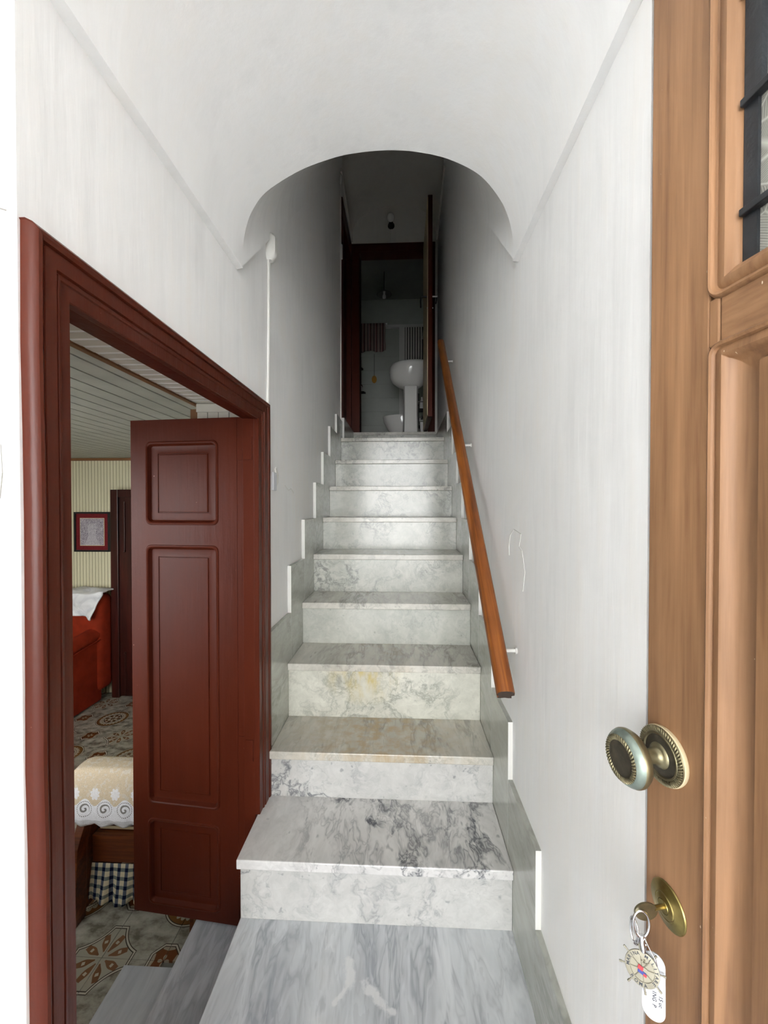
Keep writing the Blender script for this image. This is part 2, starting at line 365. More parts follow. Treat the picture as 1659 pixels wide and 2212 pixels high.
# ------------------------------------------------------------------ helpers: geometry
class MB:
    def __init__(s): s.v = []; s.f = []; s.sm = False
    def add(s, vs, fs):
        o = len(s.v); s.v += [tuple(p) for p in vs]; s.f += [tuple(i + o for i in f) for f in fs]; return s
    def box(s, x0, x1, y0, y1, z0, z1):
        x0, x1 = min(x0, x1), max(x0, x1); y0, y1 = min(y0, y1), max(y0, y1); z0, z1 = min(z0, z1), max(z0, z1)
        return s.add([(x0,y0,z0),(x1,y0,z0),(x1,y1,z0),(x0,y1,z0),(x0,y0,z1),(x1,y0,z1),(x1,y1,z1),(x0,y1,z1)],
                     [(0,3,2,1),(4,5,6,7),(0,1,5,4),(1,2,6,5),(2,3,7,6),(3,0,4,7)])
    def prism(s, poly, fn, a, b):
        """poly: list of 2d points; fn(p,t)->3d; t from a to b"""
        n = len(poly)
        vs = [fn(p, a) for p in poly] + [fn(p, b) for p in poly]
        tri = tessellate_polygon([[Vector((p[0], p[1], 0)) for p in poly]])
        fs = [tuple(t) for t in tri] + [tuple(i + n for i in reversed(t)) for t in tri]
        fs += [(i, (i + 1) % n, n + (i + 1) % n, n + i) for i in range(n)]
        return s.add(vs, fs)
    def loft(s, loops, closed=True, cap=True):
        n = len(loops[0]); vs = [p for l in loops for p in l]; fs = []
        for k in range(len(loops) - 1):
            for i in range(n if closed else n - 1):
                j = (i + 1) % n; fs.append((k*n+i, k*n+j, (k+1)*n+j, (k+1)*n+i))
        if cap and closed: fs.append(tuple(range(n))[::-1]); fs.append(tuple((len(loops)-1)*n + i for i in range(n)))
        return s.add(vs, fs)
    def tube(s, pts, r, n=10, r2=None):
        pts = [Vector(p) for p in pts]; loops = []; up = None
        for i, p in enumerate(pts):
            d = (pts[min(i+1, len(pts)-1)] - pts[max(i-1, 0)]).normalized()
            if up is None: up = Vector((0, 0, 1)) if abs(d.z) < .9 else Vector((1, 0, 0))
            a = (up - d * up.dot(d)).normalized(); b = d.cross(a); up = a
            rr = r if r2 is None else r + (r2 - r) * i / (len(pts) - 1)
            loops.append([p + a * rr * math.cos(2*PI*k/n) + b * rr * math.sin(2*PI*k/n) for k in range(n)])
        return s.loft(loops)
    def lathe(s, prof, n=40, fn=None, cap=True):
        """prof: list (r, h); revolved about local axis; fn maps (x,y,h)->3d"""
        fn = fn or (lambda x, y, h: (x, y, h)); loops = []
        for r, h in prof: loops.append([fn(max(r, 1e-5)*math.cos(2*PI*k/n), max(r, 1e-5)*math.sin(2*PI*k/n), h) for k in range(n)])
        return s.loft(loops, cap=cap)
    def ball(s, c, r, n=8, m=6):
        rx, ry, rz = (r, r, r) if isinstance(r, (int, float)) else r
        loops = []
        for i in range(m + 1):
            a = -PI/2 + PI*i/m; loops.append([(c[0]+rx*max(math.cos(a), 1e-4)*math.cos(2*PI*k/n), c[1]+ry*max(math.cos(a), 1e-4)*math.sin(2*PI*k/n), c[2]+rz*math.sin(a)) for k in range(n)])
        return s.loft(loops)

def mesh_of(mb, name, smooth=None, recalc=True):
    me = bpy.data.meshes.new(name); me.from_pydata(mb.v, [], mb.f); me.validate()
    if recalc:
        bm = bmesh.new(); bm.from_mesh(me); bmesh.ops.recalc_face_normals(bm, faces=bm.faces[:]); bm.to_mesh(me); bm.free()
    if smooth is not None:
        me.shade_smooth()
        try: me.set_sharp_from_angle(angle=math.radians(smooth))
        except Exception: pass
    return me

def obj(name, mb, mat, parent=None, smooth=None, local=False, bevel=0, label=None, recalc=True):
    me = mb if isinstance(mb, bpy.types.Mesh) else mesh_of(mb, name, smooth, recalc)
    if not me.materials: me.materials.append(mat)
    o = bpy.data.objects.new(name, me); COL.objects.link(o)
    if parent is not None:
        o.parent = parent
        if not local: o.matrix_parent_inverse = world_of(parent).inverted()
    if bevel:
        b = o.modifiers.new('soft_edges', 'BEVEL'); b.width = bevel; b.segments = 2; b.limit_method = 'ANGLE'
    if label: o['label'] = label
    return o

def world_of(o):
    m = Matrix.LocRotScale(o.location, o.rotation_euler, o.scale)
    if o.parent: return world_of(o.parent) @ o.matrix_parent_inverse @ m
    return m

def empty(name, loc, rz=0):
    o = bpy.data.objects.new(name, None); COL.objects.link(o); o.location = loc; o.rotation_euler = (0, 0, rz); o.empty_display_size = .05
    return o
def tag(o, label, cat=None, group=None, kind=None):
    if label: o['label'] = label
    if cat: o['category'] = cat
    if group: o['group'] = group
    if kind: o['kind'] = kind
    return o
def struct(name, mb, mat, label=None, smooth=None, bevel=0):
    o = obj(name, mb, mat, smooth=smooth, bevel=bevel); o['kind'] = 'structure'
    if label: o['label'] = label
    return o
def bx(*a): return MB().box(*a)

def catmull(pts, k=6):
    P = [pts[0]] + list(pts) + [pts[-1]]; out = []
    for i in range(1, len(P) - 2):
        p0, p1, p2, p3 = (Vector(q) for q in P[i-1:i+3])
        for j in range(k):
            t = j / k; out.append(tuple(.5*((2*p1) + (p2-p0)*t + (2*p0-5*p1+4*p2-p3)*t*t + (3*p1-p0-3*p2+p3)*t**3)))
    out.append(tuple(P[-2])); return out

def rrect(x0, x1, z0, z1, r, n=5):
    pts = []
    for cx, cz, a in ((x1-r, z1-r, 0), (x0+r, z1-r, PI/2), (x0+r, z0+r, PI), (x1-r, z0+r, 1.5*PI)):
        for i in range(n + 1): pts.append((cx + r*math.cos(a + PI/2*i/n), cz + r*math.sin(a + PI/2*i/n)))
    return pts

# ================================================================== THE SETTING
XL, XR = -.531, .361            # hall wall faces
NY = [None, 1.251, 1.525, 1.777, 2.042, 2.306, 2.585, 2.820, 3.072, 3.366]
NZ = [0, .203, .386, .629, .841, 1.059, 1.265, 1.478, 1.692, 1.911]
BATH_Y, BATH_Z = 4.14, 2.10

# street outside the entrance
struct('wall_opposite', bx(-16, 16, -8.4, -8.0, -.06, 4.6), M_FACADE)
struct('ground_street', bx(-40, 40, -60, -2.05, -.25, -.06), M_STREET)
# unseen entrance porch behind the camera, deepened to dim the near hall walls
m = MB(); m.box(-1.1, -.79, -2.05, -1.901, -.25, 3.0); m.box(.63, 1.1, -2.05, -1.901, -.25, 3.0)
struct('wall_porch_deepened', m, M_PLASTER, 'white plaster wall at the mouth of the unseen deepened porch')
m = MB(); m.box(-.95, -.79, -1.9, .536, -.25, 3.0); m.box(-.95, -.801, .537, .60, -.45, 3.0)
wf = struct('wall_front_left', m, M_PLASTER, 'bright white plaster edge wall beside the red-brown door frame')
m = MB(); m.box(.63, .80, -1.9, .70, -.25, 3.0)
struct('wall_front_right', m, M_PLASTER, 'white plaster return behind the open entrance door')
struct('ceiling_porch_deepened', bx(-.95, .80, -2.05, .536, 2.78, 3.0), M_VAULT)  # unseen porch roof, lengthened with the walls to hold back daylight

# left hall wall with the bedroom doorway
m = MB()
m.box(-.80, XL, .537, .585, -.45, 5.2); m.box(-.80, XL, .585, 1.545, 1.735, 5.2); m.box(-.80, XL, 1.545, 3.46, -.45, 5.2)
m.box(-.70, XL, 3.46, 3.52, 1.6, 5.2); m.box(-.70, XL, 4.14, 4.2, 1.6, 5.2); m.box(-.70, XL, 3.52, 4.14, 3.90, 5.2)
wl = struct('wall_left', m, M_PLASTER, 'white plaster wall pierced by the red-brown doorway')
wr = struct('wall_right', bx(XR, .629, .610, 4.2, -.3, 5.2), M_PLASTER, 'white plaster wall behind the wooden handrail')

# vaults
ARCH = [(-.525, 2.150), (-.522, 2.19), (-.511, 2.25), (-.491, 2.302), (-.445, 2.361), (-.345, 2.421), (-.254, 2.454), (-.163, 2.474), (-.029, 2.480),
        (.09, 2.462), (.178, 2.431), (.252, 2.385), (.31, 2.312), (.339, 2.246), (.352, 2.175), (.353, 2.140)]
ARCH[0] = (-.523, 2.117); ARCH[-1] = (.352, 2.115)
ARCH = [(p[0] * .977, 1.333 + (p[1] - 1.333) * .977) for p in ARCH]
arch = [(XL - .01, 2.094), (XL, 2.095)] + catmull(ARCH, 5) + [(XR, 2.095), (XR + .01, 2.094)]
n = len(arch)
def strip(mb, prof0, prof1, y0, y1, steps=1, thick=.25):
    loops = []
    for i in range(steps + 1):
        t = i / steps
        pr = [((1-t)*a[0] + t*b[0], (1-t)*a[1] + t*b[1]) for a, b in zip(prof0, prof1)]
        y = y0 + (y1 - y0) * t; top = max(q[1] for q in pr) + thick
        loops.append([(p[0], y, p[1]) for p in pr] + [(pr[-1][0], y, top), (pr[0][0], y, top)])
    return mb.loft(loops)
struct('ceiling_vault', strip(MB(), arch, arch, .545, 1.28), M_VAULT, 'smooth white barrel vault over the entrance', smooth=25)
up0 = [(XL - .01, 2.10), (XL, 2.10)] + [(p[0] + (-.004 if p[0] < -.1 else .004 if p[0] > .1 else 0), p[1] + .004) for p in arch[2:-2]] + [(XR, 2.10), (XR + .01, 2.10)]
up1 = [(p[0], p[1] + .976 * 2.18) for p in up0]
struct('ceiling_stair', strip(MB(), up0, up1, 1.282, 3.46, 8), M_PLASTER, 'rising plaster vault above the marble stairs', smooth=25)
la0 = [(p[0], 4.20 + (p[1] - 2.10) * .62) for p in up0]; la1 = [(p[0], 4.08 + (p[1] - 2.10) * 1.02) for p in up0]
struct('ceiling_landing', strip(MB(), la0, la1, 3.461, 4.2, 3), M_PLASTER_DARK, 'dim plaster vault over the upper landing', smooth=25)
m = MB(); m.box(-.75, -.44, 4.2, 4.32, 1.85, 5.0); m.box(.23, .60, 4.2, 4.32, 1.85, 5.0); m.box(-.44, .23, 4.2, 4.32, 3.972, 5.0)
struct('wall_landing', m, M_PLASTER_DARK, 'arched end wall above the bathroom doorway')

# hall floor and wall base
struct('floor', bx(-.524, .36, -2.04, 1.28, -.30, 0), MB_FLOOR, 'blue-grey veined marble floor at the foot of the stairs', bevel=.003)
o = obj('floor_side', MB().box(-.80, -.5245, -2.04, .575, -.30, -.001).box(.3605, .63, -2.04, .61, -.30, -.001), MB_GREY); o['kind'] = 'structure'; o['label'] = 'grey marble floor strip inside the entrance'
def edge_lit_white(o, front=True):  # front faces whitened to imitate door light on the polished slab edges
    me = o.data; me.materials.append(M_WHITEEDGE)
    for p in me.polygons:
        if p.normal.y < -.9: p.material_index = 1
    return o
b = struct('baseboard_right', bx(.346, XR, .70, 1.055, 0, .232), MB_SKIRT, 'grey marble skirting along the hall floor below the right wall')

# plaster cracks on the walls (raised or open lines)
def ribbon(name, pts, w, axis, parent, mat, h=.0012):
    """thin raised strip following a crack; axis 'X': lies on a wall of constant x, points are (y,z); 'Y': points are (x,z)"""
    m = MB()
    for i in range(len(pts) - 1):
        (a0, b0), (a1, b1) = pts[i], pts[i+1]; d = Vector((a1-a0, b1-b0)); L = d.length or 1; nrm = Vector((-d.y, d.x)) / L * w * (.6 + .8*random.random())
        q = [(a0-nrm.x, b0-nrm.y), (a1-nrm.x, b1-nrm.y), (a1+nrm.x, b1+nrm.y), (a0+nrm.x, b0+nrm.y)]
        if axis[0] == 'X': f = lambda p, t: (axis[1] + t, p[0], p[1])
        else: f = lambda p, t: (p[0], axis[1] + t, p[1])
        m.prism(q, f, -.001 if axis[2] > 0 else .001, h * axis[2])
    return obj(name, m, mat, parent)
ribbon('crack', [(1.22, 1.08), (1.20, 1.14), (1.23, 1.20), (1.26, 1.21), (1.24, 1.25), (1.32, 1.26), (1.36, 1.24)], .0012, ('X', XR, -1), wr, M_WHITEEDGE)
ribbon('crack', [(1.36, 1.24), (1.38, 1.20), (1.375, 1.17)], .0012, ('X', XR, -1), wr, M_WHITEEDGE)
ribbon('crack', [(-.566, 1.735), (-.563, 1.69), (-.572, 1.66), (-.575, 1.60), (-.571, 1.545), (-.566, 1.50), (-.573, 1.46), (-.570, 1.40), (-.566, 1.37), (-.572, 1.34), (-.580, 1.32), (-.584, 1.27)], .0007, ('Y', .537, -1), wl, M_RUST, .0006)
ribbon('crack', [(-.566, 1.735), (-.555, 1.745), (-.546, 1.742)], .0006, ('Y', .537, -1), wl, M_RUST, .0006)
ribbon('crack', [(-.558, 1.42), (-.556, 1.38), (-.560, 1.345), (-.572, 1.335)], .0006, ('Y', .537, -1), wl, M_RUST, .0006)
ribbon('crack', [(1.80, 1.43), (1.86, 1.41), (1.90, 1.42), (1.95, 1.40)], .0018, ('X', XL, 1), wl, M_WHITEEDGE)

# ------------------------------------------------------------------ staircase
st = tag(empty('staircase', (-.08, 1.27, 0)), 'steep flight of polished marble stairs climbing to the bathroom', 'staircase')
for k in range(1, 10):
    x0 = -.5305 if k == 1 else -.514
    nxt = NY[k+1] + .035 if k < 9 else BATH_Y + .035
    tm = {1: MB_TREAD1}.get(k, MB_TREAD)
    obj('tread', bx(x0, .346, NY[k], nxt, NZ[k] - .031, NZ[k]), tm, st, bevel=.003)
    rm = {1: MB_WHITE, 2: MB_WHITE, 3: MB_STAIN}.get(k, MB_RISER)
    obj('riser', bx(x0 + (.008 if k == 1 else 0), .346, NY[k] + .015, NY[k] + .034, NZ[k-1], NZ[k] - .031), rm, st, bevel=.001)
obj('tread', bx(-.514, .346, BATH_Y, 4.168, BATH_Z - .03, BATH_Z), MB_TREAD, st, bevel=.003)
o = struct('floor_sill', bx(-.438, .228, 4.169, 4.33, BATH_Z - .06, BATH_Z), MB_TREAD)
core = MB()
for k in range(1, 10): core.box(-.512, .345, NY[k] + .036, (NY[k+1] + .036 if k < 9 else BATH_Y + .03), -.3, NZ[k] - .032)
obj('stair_core', core, MB_GREY, st)
obj('riser', bx(-.51, .344, BATH_Y + .015, BATH_Y + .034, NZ[9], BATH_Z - .03), MB_RISER, st)
obj('step_side', bx(-.524, -.45, 1.286, 1.545, 0, .172), MB_GREY, st)
for k in range(3, 10):           # left skirting slabs
    y0 = 1.558 if k == 3 else NY[k] - .20; y1 = NY[k+1] - .20 if k < 9 else 3.455
    top = NZ[k+1] if k < 9 else 2.065
    edge_lit_white(obj('skirting_slab', bx(XL, -.5145, y0, y1 - .0015, NZ[k-1] - .06, top), MB_SKIRT, st))
for k in range(1, 10):           # right skirting slabs
    y0 = NY[k] - .20; y1 = NY[k+1] - .20 if k < 9 else 4.13
    top = .44 if k == 1 else NZ[k+1] if k < 9 else 2.075
    edge_lit_white(obj('skirting_slab', bx(.3465, XR, y0, y1 - .0015, max(0, NZ[k-1] - .06), top), MB_SKIRT, st))
edge_lit_white(obj('skirting_slab', bx(XL, -.500, 3.46, 4.13, 1.85, 2.10), MB_SKIRT, st))

# steps down into the bedroom
sb = tag(empty('doorway_steps', (-.7, 1.1, -.42)), 'two low grey marble steps leading down into the bedroom', 'steps')
obj('step', bx(-.79, -.526, .587, 1.544, -.285, -.252), MB_GREY, sb, bevel=.002)
obj('step_face', bx(-.785, -.76, .587, 1.544, -.42, -.286), MB_GREY, sb)
obj('step', bx(-1.06, -.79, .76, 1.47, -.45, -.4165), MB_GREY, sb, bevel=.002)

# ------------------------------------------------------------------ handrail
hr = tag(empty('handrail', (.30, 1.16, .80)), 'varnished orange-brown wooden handrail on the white stair wall', 'handrail')
A, Bp = Vector((.298, 1.165, .795)), Vector((.298, 3.16, 2.615)); d = (Bp - A).normalized(); nn = Vector((1, 0, 0)).cross(d)
prof = [(-.026, -.008), (-.024, .008), (-.016, .016), (0, .019), (.016, .016), (.024, .008), (.026, -.008), (.019, -.011), (.018, -.018), (.021, -.026), (.012, -.027), (0, -.024), (-.012, -.027), (-.021, -.026), (-.018, -.018), (-.019, -.011)]
m = MB().loft([[p0 + Vector((1, 0, 0)) * a + nn * b for a, b in prof] for p0 in (A, Bp)])
obj('rail', m, M_RAIL, hr, smooth=40)
m = MB().loft([[A + d*t + Vector((1, 0, 0)) * a * .97 + nn * b * .97 for a, b in prof] for t in (-.001, .004)])
obj('end_grain', m, M_RAILEND, hr, label='dark end grain of the handrail')
for yy in (1.28, 2.13, 2.92):
    z = .795 + (yy - 1.165) * d.z / d.y - .02
    m = MB().tube([(.30, yy, z), (.345, yy, z), (XR, yy, z)], .006, 10); m.tube([(XR - .006, yy, z), (XR, yy, z)], .010, 10)
    obj('peg', m, M_WHITEEDGE, hr, smooth=40, label='white painted wall peg')

# ================================================================== DOORS
# ---- door_1: red-brown bedroom door in the left wall
d1 = tag(empty('door_1', (XL, 1.0, 0)), 'red-brown painted bedroom doorway with an open panelled leaf', kind='structure')
PROF = [(0, -.006), (0, .014), (.02, .017), (.28, .018), (.30, .023), (.36, .024), (.38, .019), (.41, .019), (.43, .026), (.70, .027), (.72, .022), (.75, .022), (.77, .030), (.83, .034), (.90, .033), (.96, .027), (1.0, .014), (1.0, -.012)]
YN, YF, ZT, WN, WF, WT = .613, 1.440, 1.652, .0735, .113, .082
wob = lambda s: .0018 + .0010 * math.sin(s * 11) + .0007 * math.sin(s * 23 + 1)
PROF = [(w, p * .62 if p > 0 else p) for w, p in PROF]
def near(w, p, z): return (XL + p, YN - w*WN + wob(z) * w, z)
def far(w, p, z): return (XL + p, YF + w*WF + wob(z + 2) * w, z)
loops = [[near(w, p, z) for w, p in PROF] for z in [i*.12 for i in range(14)]] + [[near(w, p, ZT + w*WT) for w, p in PROF]]
obj('jamb', MB().loft(loops), M_REDGLOSS, d1, smooth=30)
loops = [[far(w, p, z) for w, p in PROF] for z in [.205 + i*.12 for i in range(12)]] + [[far(w, p, ZT + w*WT) for w, p in PROF]]
obj('jamb', MB().loft(loops), M_REDGLOSS, d1, smooth=30)
loops = [[(XL + p, YN - w*WN + (YF + w*WF - YN + w*WN) * t, ZT + w*WT) for w, p in PROF] for t in (0, .25, .5, .75, 1)]
obj('head', MB().loft(loops), M_REDGLOSS, d1, smooth=30)
obj('lining', bx(-.580, -.537, 1.4405, 1.545, -.25, 1.700), M_RED, d1, bevel=.002)
obj('lining', bx(-.580, -.537, .586, .6125, -.25, 1.700), M_RED, d1, bevel=.002)
obj('lining', bx(-.580, -.537, .613, 1.4400, 1.6525, 1.700), M_RED, d1, bevel=.002)
obj('stop_bead', bx(-.600, -.580, .60, 1.44, 1.672, 1.715), M_RED_DK, d1, bevel=.002)
obj('bolt_plate', bx(-.640, -.605, .84, .90, 1.727, 1.7335), M_IRON, d1)

# leaf: local x from hinge to free edge, local y towards the viewer, local z up
lw, lz0, lz1 = .462, -.24, 1.664
ang = math.atan2(.045, -.46)
leaf_rot = ang
LO = Vector((-.5845, 1.462, 0))
leafE = bpy.data.objects.new('leaf', None)
bpy.data.objects.remove(leafE)
ex = Vector((math.cos(ang), math.sin(ang), 0)); ey = Vector((0, 0, 1)).cross(ex)
def LP(u, w, z): return LO + ex*u + ey*w + Vector((0, 0, z))
def panel_leaf(mb, P, outer, panels, w0, thick, prof, rad):
    """P maps (u,w,z); outer=(u0,u1,z0,z1); each panel=(u0,u1,z0,z1); prof: list of (inset, depth, radius)"""
    u0, u1, z0, z1 = outer
    rings = []; polys = [[(u0, z0), (u1, z0), (u1, z1), (u0, z1)]]
    for p in panels: polys.append(rrect(*p, rad))
    flat = [q for pl in polys for q in pl]
    tri = tessellate_polygon([[Vector((q[0], q[1], 0)) for q in pl] for pl in polys])
    mb.add([P(q[0], w0, q[1]) for q in flat], [tuple(t) for t in tri])
    # sides and back
    c = [(u0, z0), (u1, z0), (u1, z1), (u0, z1)]
    mb.add([P(q[0], w0, q[1]) for q in c] + [P(q[0], w0 - thick, q[1]) for q in c], [(0,1,5,4),(1,2,6,5),(2,3,7,6),(3,0,4,7),(4,5,6,7)])
    for (a0, a1, b0, b1) in panels:
        loops = []
        for ins, dep, r in prof:
            loops.append([P(q[0], w0 + dep, q[1]) for q in rrect(a0+ins, a1-ins, b0+ins, b1-ins, max(r, .0005))])
        mb.loft(loops, cap=False)
        k = len(mb.v); L = loops[-1]; mb.add(L, [tuple(range(len(L)))])
pr = [(0, 0, .022), (.002, .003, .022), (.006, .004, .020), (.010, .002, .018), (.014, -.006, .014), (.017, -.011, .010), (.020, -.012, .008), (.045, -.010, .001), (.0462, -.0125, .001), (.048, -.0125, .001), (.0492, -.0095, .001), (.052, -.009, .001)]
m = MB()
fz = lz1
pans = [(.100, .400, fz - .400, fz - .082), (.100, .400, fz - 1.475, fz - .476), (.100, .400, fz - 1.868, fz - 1.532)]
panel_leaf(m, LP, (0, lw, lz0, lz1), pans, 0, .036, pr, .022)
lf = obj('leaf', m, M_RED, d1, smooth=30, label='open red-brown door leaf with three recessed panels')
m = MB(); m.add([LP(.026, -.0, lz0 + .005), LP(.029, -.0, lz0 + .005), LP(.029, .0012, lz0 + .005), LP(.026, .0012, lz0 + .005), LP(.026, 0, lz1 - .005), LP(.029, 0, lz1 - .005), LP(.029, .0012, lz1 - .005), LP(.026, .0012, lz1 - .005)], [(0,1,2,3),(4,7,6,5),(0,4,5,1),(1,5,6,2),(2,6,7,3),(3,7,4,0)])
obj('rebate_bead', m, M_RED, lf)
for hz in (1.545, .44, -.08):
    m = MB().tube([LP(-.004, .004, hz - .045), LP(-.004, .004, hz + .045)], .0045, 10)
    m.tube([LP(-.004, .004, hz - .003), LP(-.004, .004, hz + .003)], .0055, 10)
    q = [LP(.0, .0022, hz - .04), LP(.024, .0022, hz - .04), LP(.024, .0022, hz + .04), LP(.0, .0022, hz + .04)]
    m.add(q + [p - ey*.004 for p in q], [(0,1,2,3),(4,7,6,5),(0,4,5,1),(1,5,6,2),(2,6,7,3),(3,7,4,0)])
    m.box(-.572, -.545, 1.4375, 1.4410, hz - .04, hz + .04)
    obj('hinge', m, M_RED, lf, smooth=40)

# panelled reveal over the doorway: boards across the wall thickness
rv = struct('ceiling_reveal', bx(-.80, -.585, .59, 1.545, 1.741, 1.75), M_GROOVE)
slat = mesh_of(bx(-.108, .108, 0, .030, 0, .007), 'slat'); slat.materials.append(M_SLATWHITE)
for i in range(22):
    y = .60 + i*.043
    s_ = obj('slat', slat, M_SLATWHITE, rv, local=True); s_.location = (-.692, y, 1.734)
wv = struct('wall_reveal', bx(-.80, -.585, 1.5445, 1.548, -.42, 1.74), M_GROOVE)
for i in range(5):
    obj('board', bx(-.797 + i*.0425, -.797 + i*.0425 + .039, 1.538, 1.5445, -.25, 1.70), M_SLATWHITE, wv)
obj('cornice', bx(-.80, -.585, 1.532, 1.545, 1.700, 1.733), M_SLATWHITE, wv, bevel=.003)
o = obj('trim_1', bx(-.818, -.801, .76, 1.75, 1.729, 1.750), M_TRIMWOOD); o['kind'] = 'structure'
o = obj('trim_2', bx(-.83, -.80, 1.548, 1.58, -.42, 1.715), M_TRIMWOOD); o['kind'] = 'structure'

# ---- door_2: entrance door, local x from free edge to hinge, local y away from the viewer
dl = Vector((.158, -.9874, 0)).normalized()
d2 = tag(empty('door_2', (.357, .600, 0), math.atan2(dl.y, dl.x)), 'brown wooden entrance door standing open beside the camera', kind='structure')
ST, IN = .0925, .1235            # stile width to moulding, to glass
RT, RB = 1.598, 1.513            # mid rail: top to glass moulding, bottom to panel moulding
DW, DT = .72, .044
def dbox(name, x0, x1, y0, y1, z0, z1, mat, par=d2, bevel=.002): return obj(name, bx(x0, x1, y0, y1, z0, z1), mat, par, local=True, bevel=bevel)
dbox('stile', 0, ST, 0, DT, .005, 2.50, M_DOORWOOD)
dbox('stile', DW - ST, DW, 0, DT, .005, 2.50, M_DOORWOOD)
M_RAILWOOD = mk_wood('worn_door_rail_wood', '7C583E', '97704F', 'A97F5C', .5, axis=1, speck='E6D6BE')
dbox('rail', .1065, DW - ST, 0.0005, DT, RB + .014, RT - .018, M_RAILWOOD)
dbox('rail', ST, DW - ST, 0.0005, DT, .005, .16, M_RAILWOOD); dbox('rail', ST, DW - ST, 0.0005, DT, 2.38, 2.50, M_RAILWOOD)
dbox('stile_tongue', ST - .001, .1055, 0.0002, DT, RB + .012, RT - .016, M_DOORWOOD)
def mould(name, x0, x1, z0, z1, prof, r0):
    """picture moulding swept round a rectangle with rounded corners; prof (inset, y)"""
    loops = []
    for ins, y in prof: loops.append([(q[0], y, q[1]) for q in rrect(x0+ins, x1-ins, z0+ins, z1-ins, max(.0008, r0 - ins))])
    m = MB().loft(loops, cap=False); return obj(name, m, M_DOORWOOD, d2, smooth=35, local=True)
gp = [(-.002, .006), (-.002, 0), (0, -.0035), (.002, -.0045), (.0045, -.0035), (.0062, .001), (.0085, .002), (.014, -.0015), (.020, -.0015), (.0255, .003), (.028, .0045), (.0305, .010), (.0305, .022)]
mould('moulding', ST, DW - ST, RT - .018, 2.385, gp, .019)
lp = [(-.002, .006), (-.002, 0), (0, -.0035), (.002, -.0045), (.0045, -.003), (.0062, .001), (.010, -.001), (.016, -.002), (.0205, .002), (.0215, .006), (.027, .012), (.036, .014), (.046, .016), (.046, .020), (.054, .020)]
mould('moulding', ST + .002, DW - ST - .002, .155, RB + .014, lp, .014)
m = MB(); pz0, pz1, px0, px1 = .21, 1.494, .1475, DW - .1475
loops = [[(q[0], y, q[1]) for q in rrect(px0+i_, px1-i_, pz0+i_, pz1-i_, .002, 2)] for i_, y in ((0, .022), (0, .006), (.002, .003), (.012, .002), (.04, -.002), (.05, -.002))]
m.loft(loops, cap=False); m.add(loops[-1], [tuple(range(len(loops[-1])))])
obj('panel', m, M_DOORWOOD, d2, smooth=30, local=True)
dbox('panel_back', ST, DW - ST, .022, .034, .15, RB + .02, M_DOORWOOD)
# iron grille and glass
GX0, GX1, GZ0, GZ1 = IN, DW - IN, RT + .012, 2.355
gr = obj('grille', MB().box(GX0, GX0 + .0155, .010, .014, GZ0, GZ1).box(GX1 - .0155, GX1, .010, .014, GZ0, GZ1), M_IRON, d2, local=True, label='black iron window grille')
m = MB()
for z in (1.664, 1.786, 1.908, 2.03, 2.15, 2.27):
    obj('grille_bar', bx(GX0 + .001, GX1, .003, .0138, z - .0035, z + .0045), M_IRON, gr, local=True, bevel=.001)
for x in (.1400, .30, .42, .5775):
    obj('grille_bar', bx(x - .0015, x + .005, .0065, .0139, 1.786, GZ1), M_IRON, gr, local=True)
obj('glass', bx(GX0, GX1, .0142, .018, GZ0 - .01, GZ1), M_ETCHED, d2, local=True, label='etched patterned glass pane')
# door knob: revolved about the door normal (local -y)
def on_door(cx, cz): return lambda x, y, h: (cx + x, -h, cz + y)
KX, KZ = .034, .992
kb = obj('knob', MB().lathe([(.0, 0), (.0375, 0), (.0385, .003), (.0385, .006), (.037, .0075), (.0355, .0068), (.0345, .0075)], 56, on_door(KX, KZ)), M_CREAM, d2, smooth=40, local=True, label='round patinated brass door knob with rope edging')
obj('rosette', MB().lathe([(.0378, .0065), (.0372, .0085), (.031, .0085), (.0295, .0105), (.0275, .0105), (.026, .008), (.021, .0078), (.017, .0095), (.0155, .0125), (.0135, .0135), (.0112, .0155), (.0098, .021), (.0094, .028), (.0098, .036), (.012, .040)], 56, on_door(KX, KZ), False), M_BRASSOLD, kb, smooth=40, local=True)
obj('rosette_field', MB().lathe([(.0262, .0083), (.0262, .0088), (.0165, .0102), (.016, .009)], 56, on_door(KX, KZ), False), M_BRASSDARK, kb, smooth=40, local=True)
obj('grip', MB().lathe([(.009, .036), (.014, .0385), (.024, .041), (.033, .046), (.0368, .052), (.0372, .056), (.0362, .0585)], 56, on_door(KX, KZ)), M_BRASSOLD, kb, smooth=50, local=True)
obj('grip_band', MB().lathe([(.0362, .0582), (.0355, .0605), (.033, .0645), (.0305, .0665), (.0290, .0672)], 56, on_door(KX, KZ), False), M_PATINA, kb, smooth=50, local=True)
obj('grip_face', MB().lathe([(.0292, .0665), (.0285, .068), (.0240, .0680), (.0225, .0665), (.018, .0645), (.010, .0632), (.0, .0628)], 56, on_door(KX, KZ)), M_BRASSDARK, kb, smooth=50, local=True)
def rope(R, h, n, r, mat, par):
    m = MB()
    for i in range(n):
        a = 2*PI*i/n; c = Vector((KX + R*math.cos(a), -h, KZ + R*math.sin(a)))
        t = Vector((-math.sin(a), 0, math.cos(a))); rd = Vector((math.cos(a), 0, math.sin(a)))
        ax = (t*.55 + rd*.85).normalized(); b2 = Vector((0, 1, 0)); b1 = ax.cross(b2)
        loops = []
        for j in range(5):
            f = -1 + 2*j/4; rr = math.sqrt(max(.02, 1 - f*f)) * r*.62
            loops.append([c + ax*f*r*1.35 + b1*rr*math.cos(2*PI*k/6) + b2*rr*math.sin(2*PI*k/6) for k in range(6)])
        m.loft(loops)
    return obj('rope_edging', m, mat, par, smooth=60, local=True)
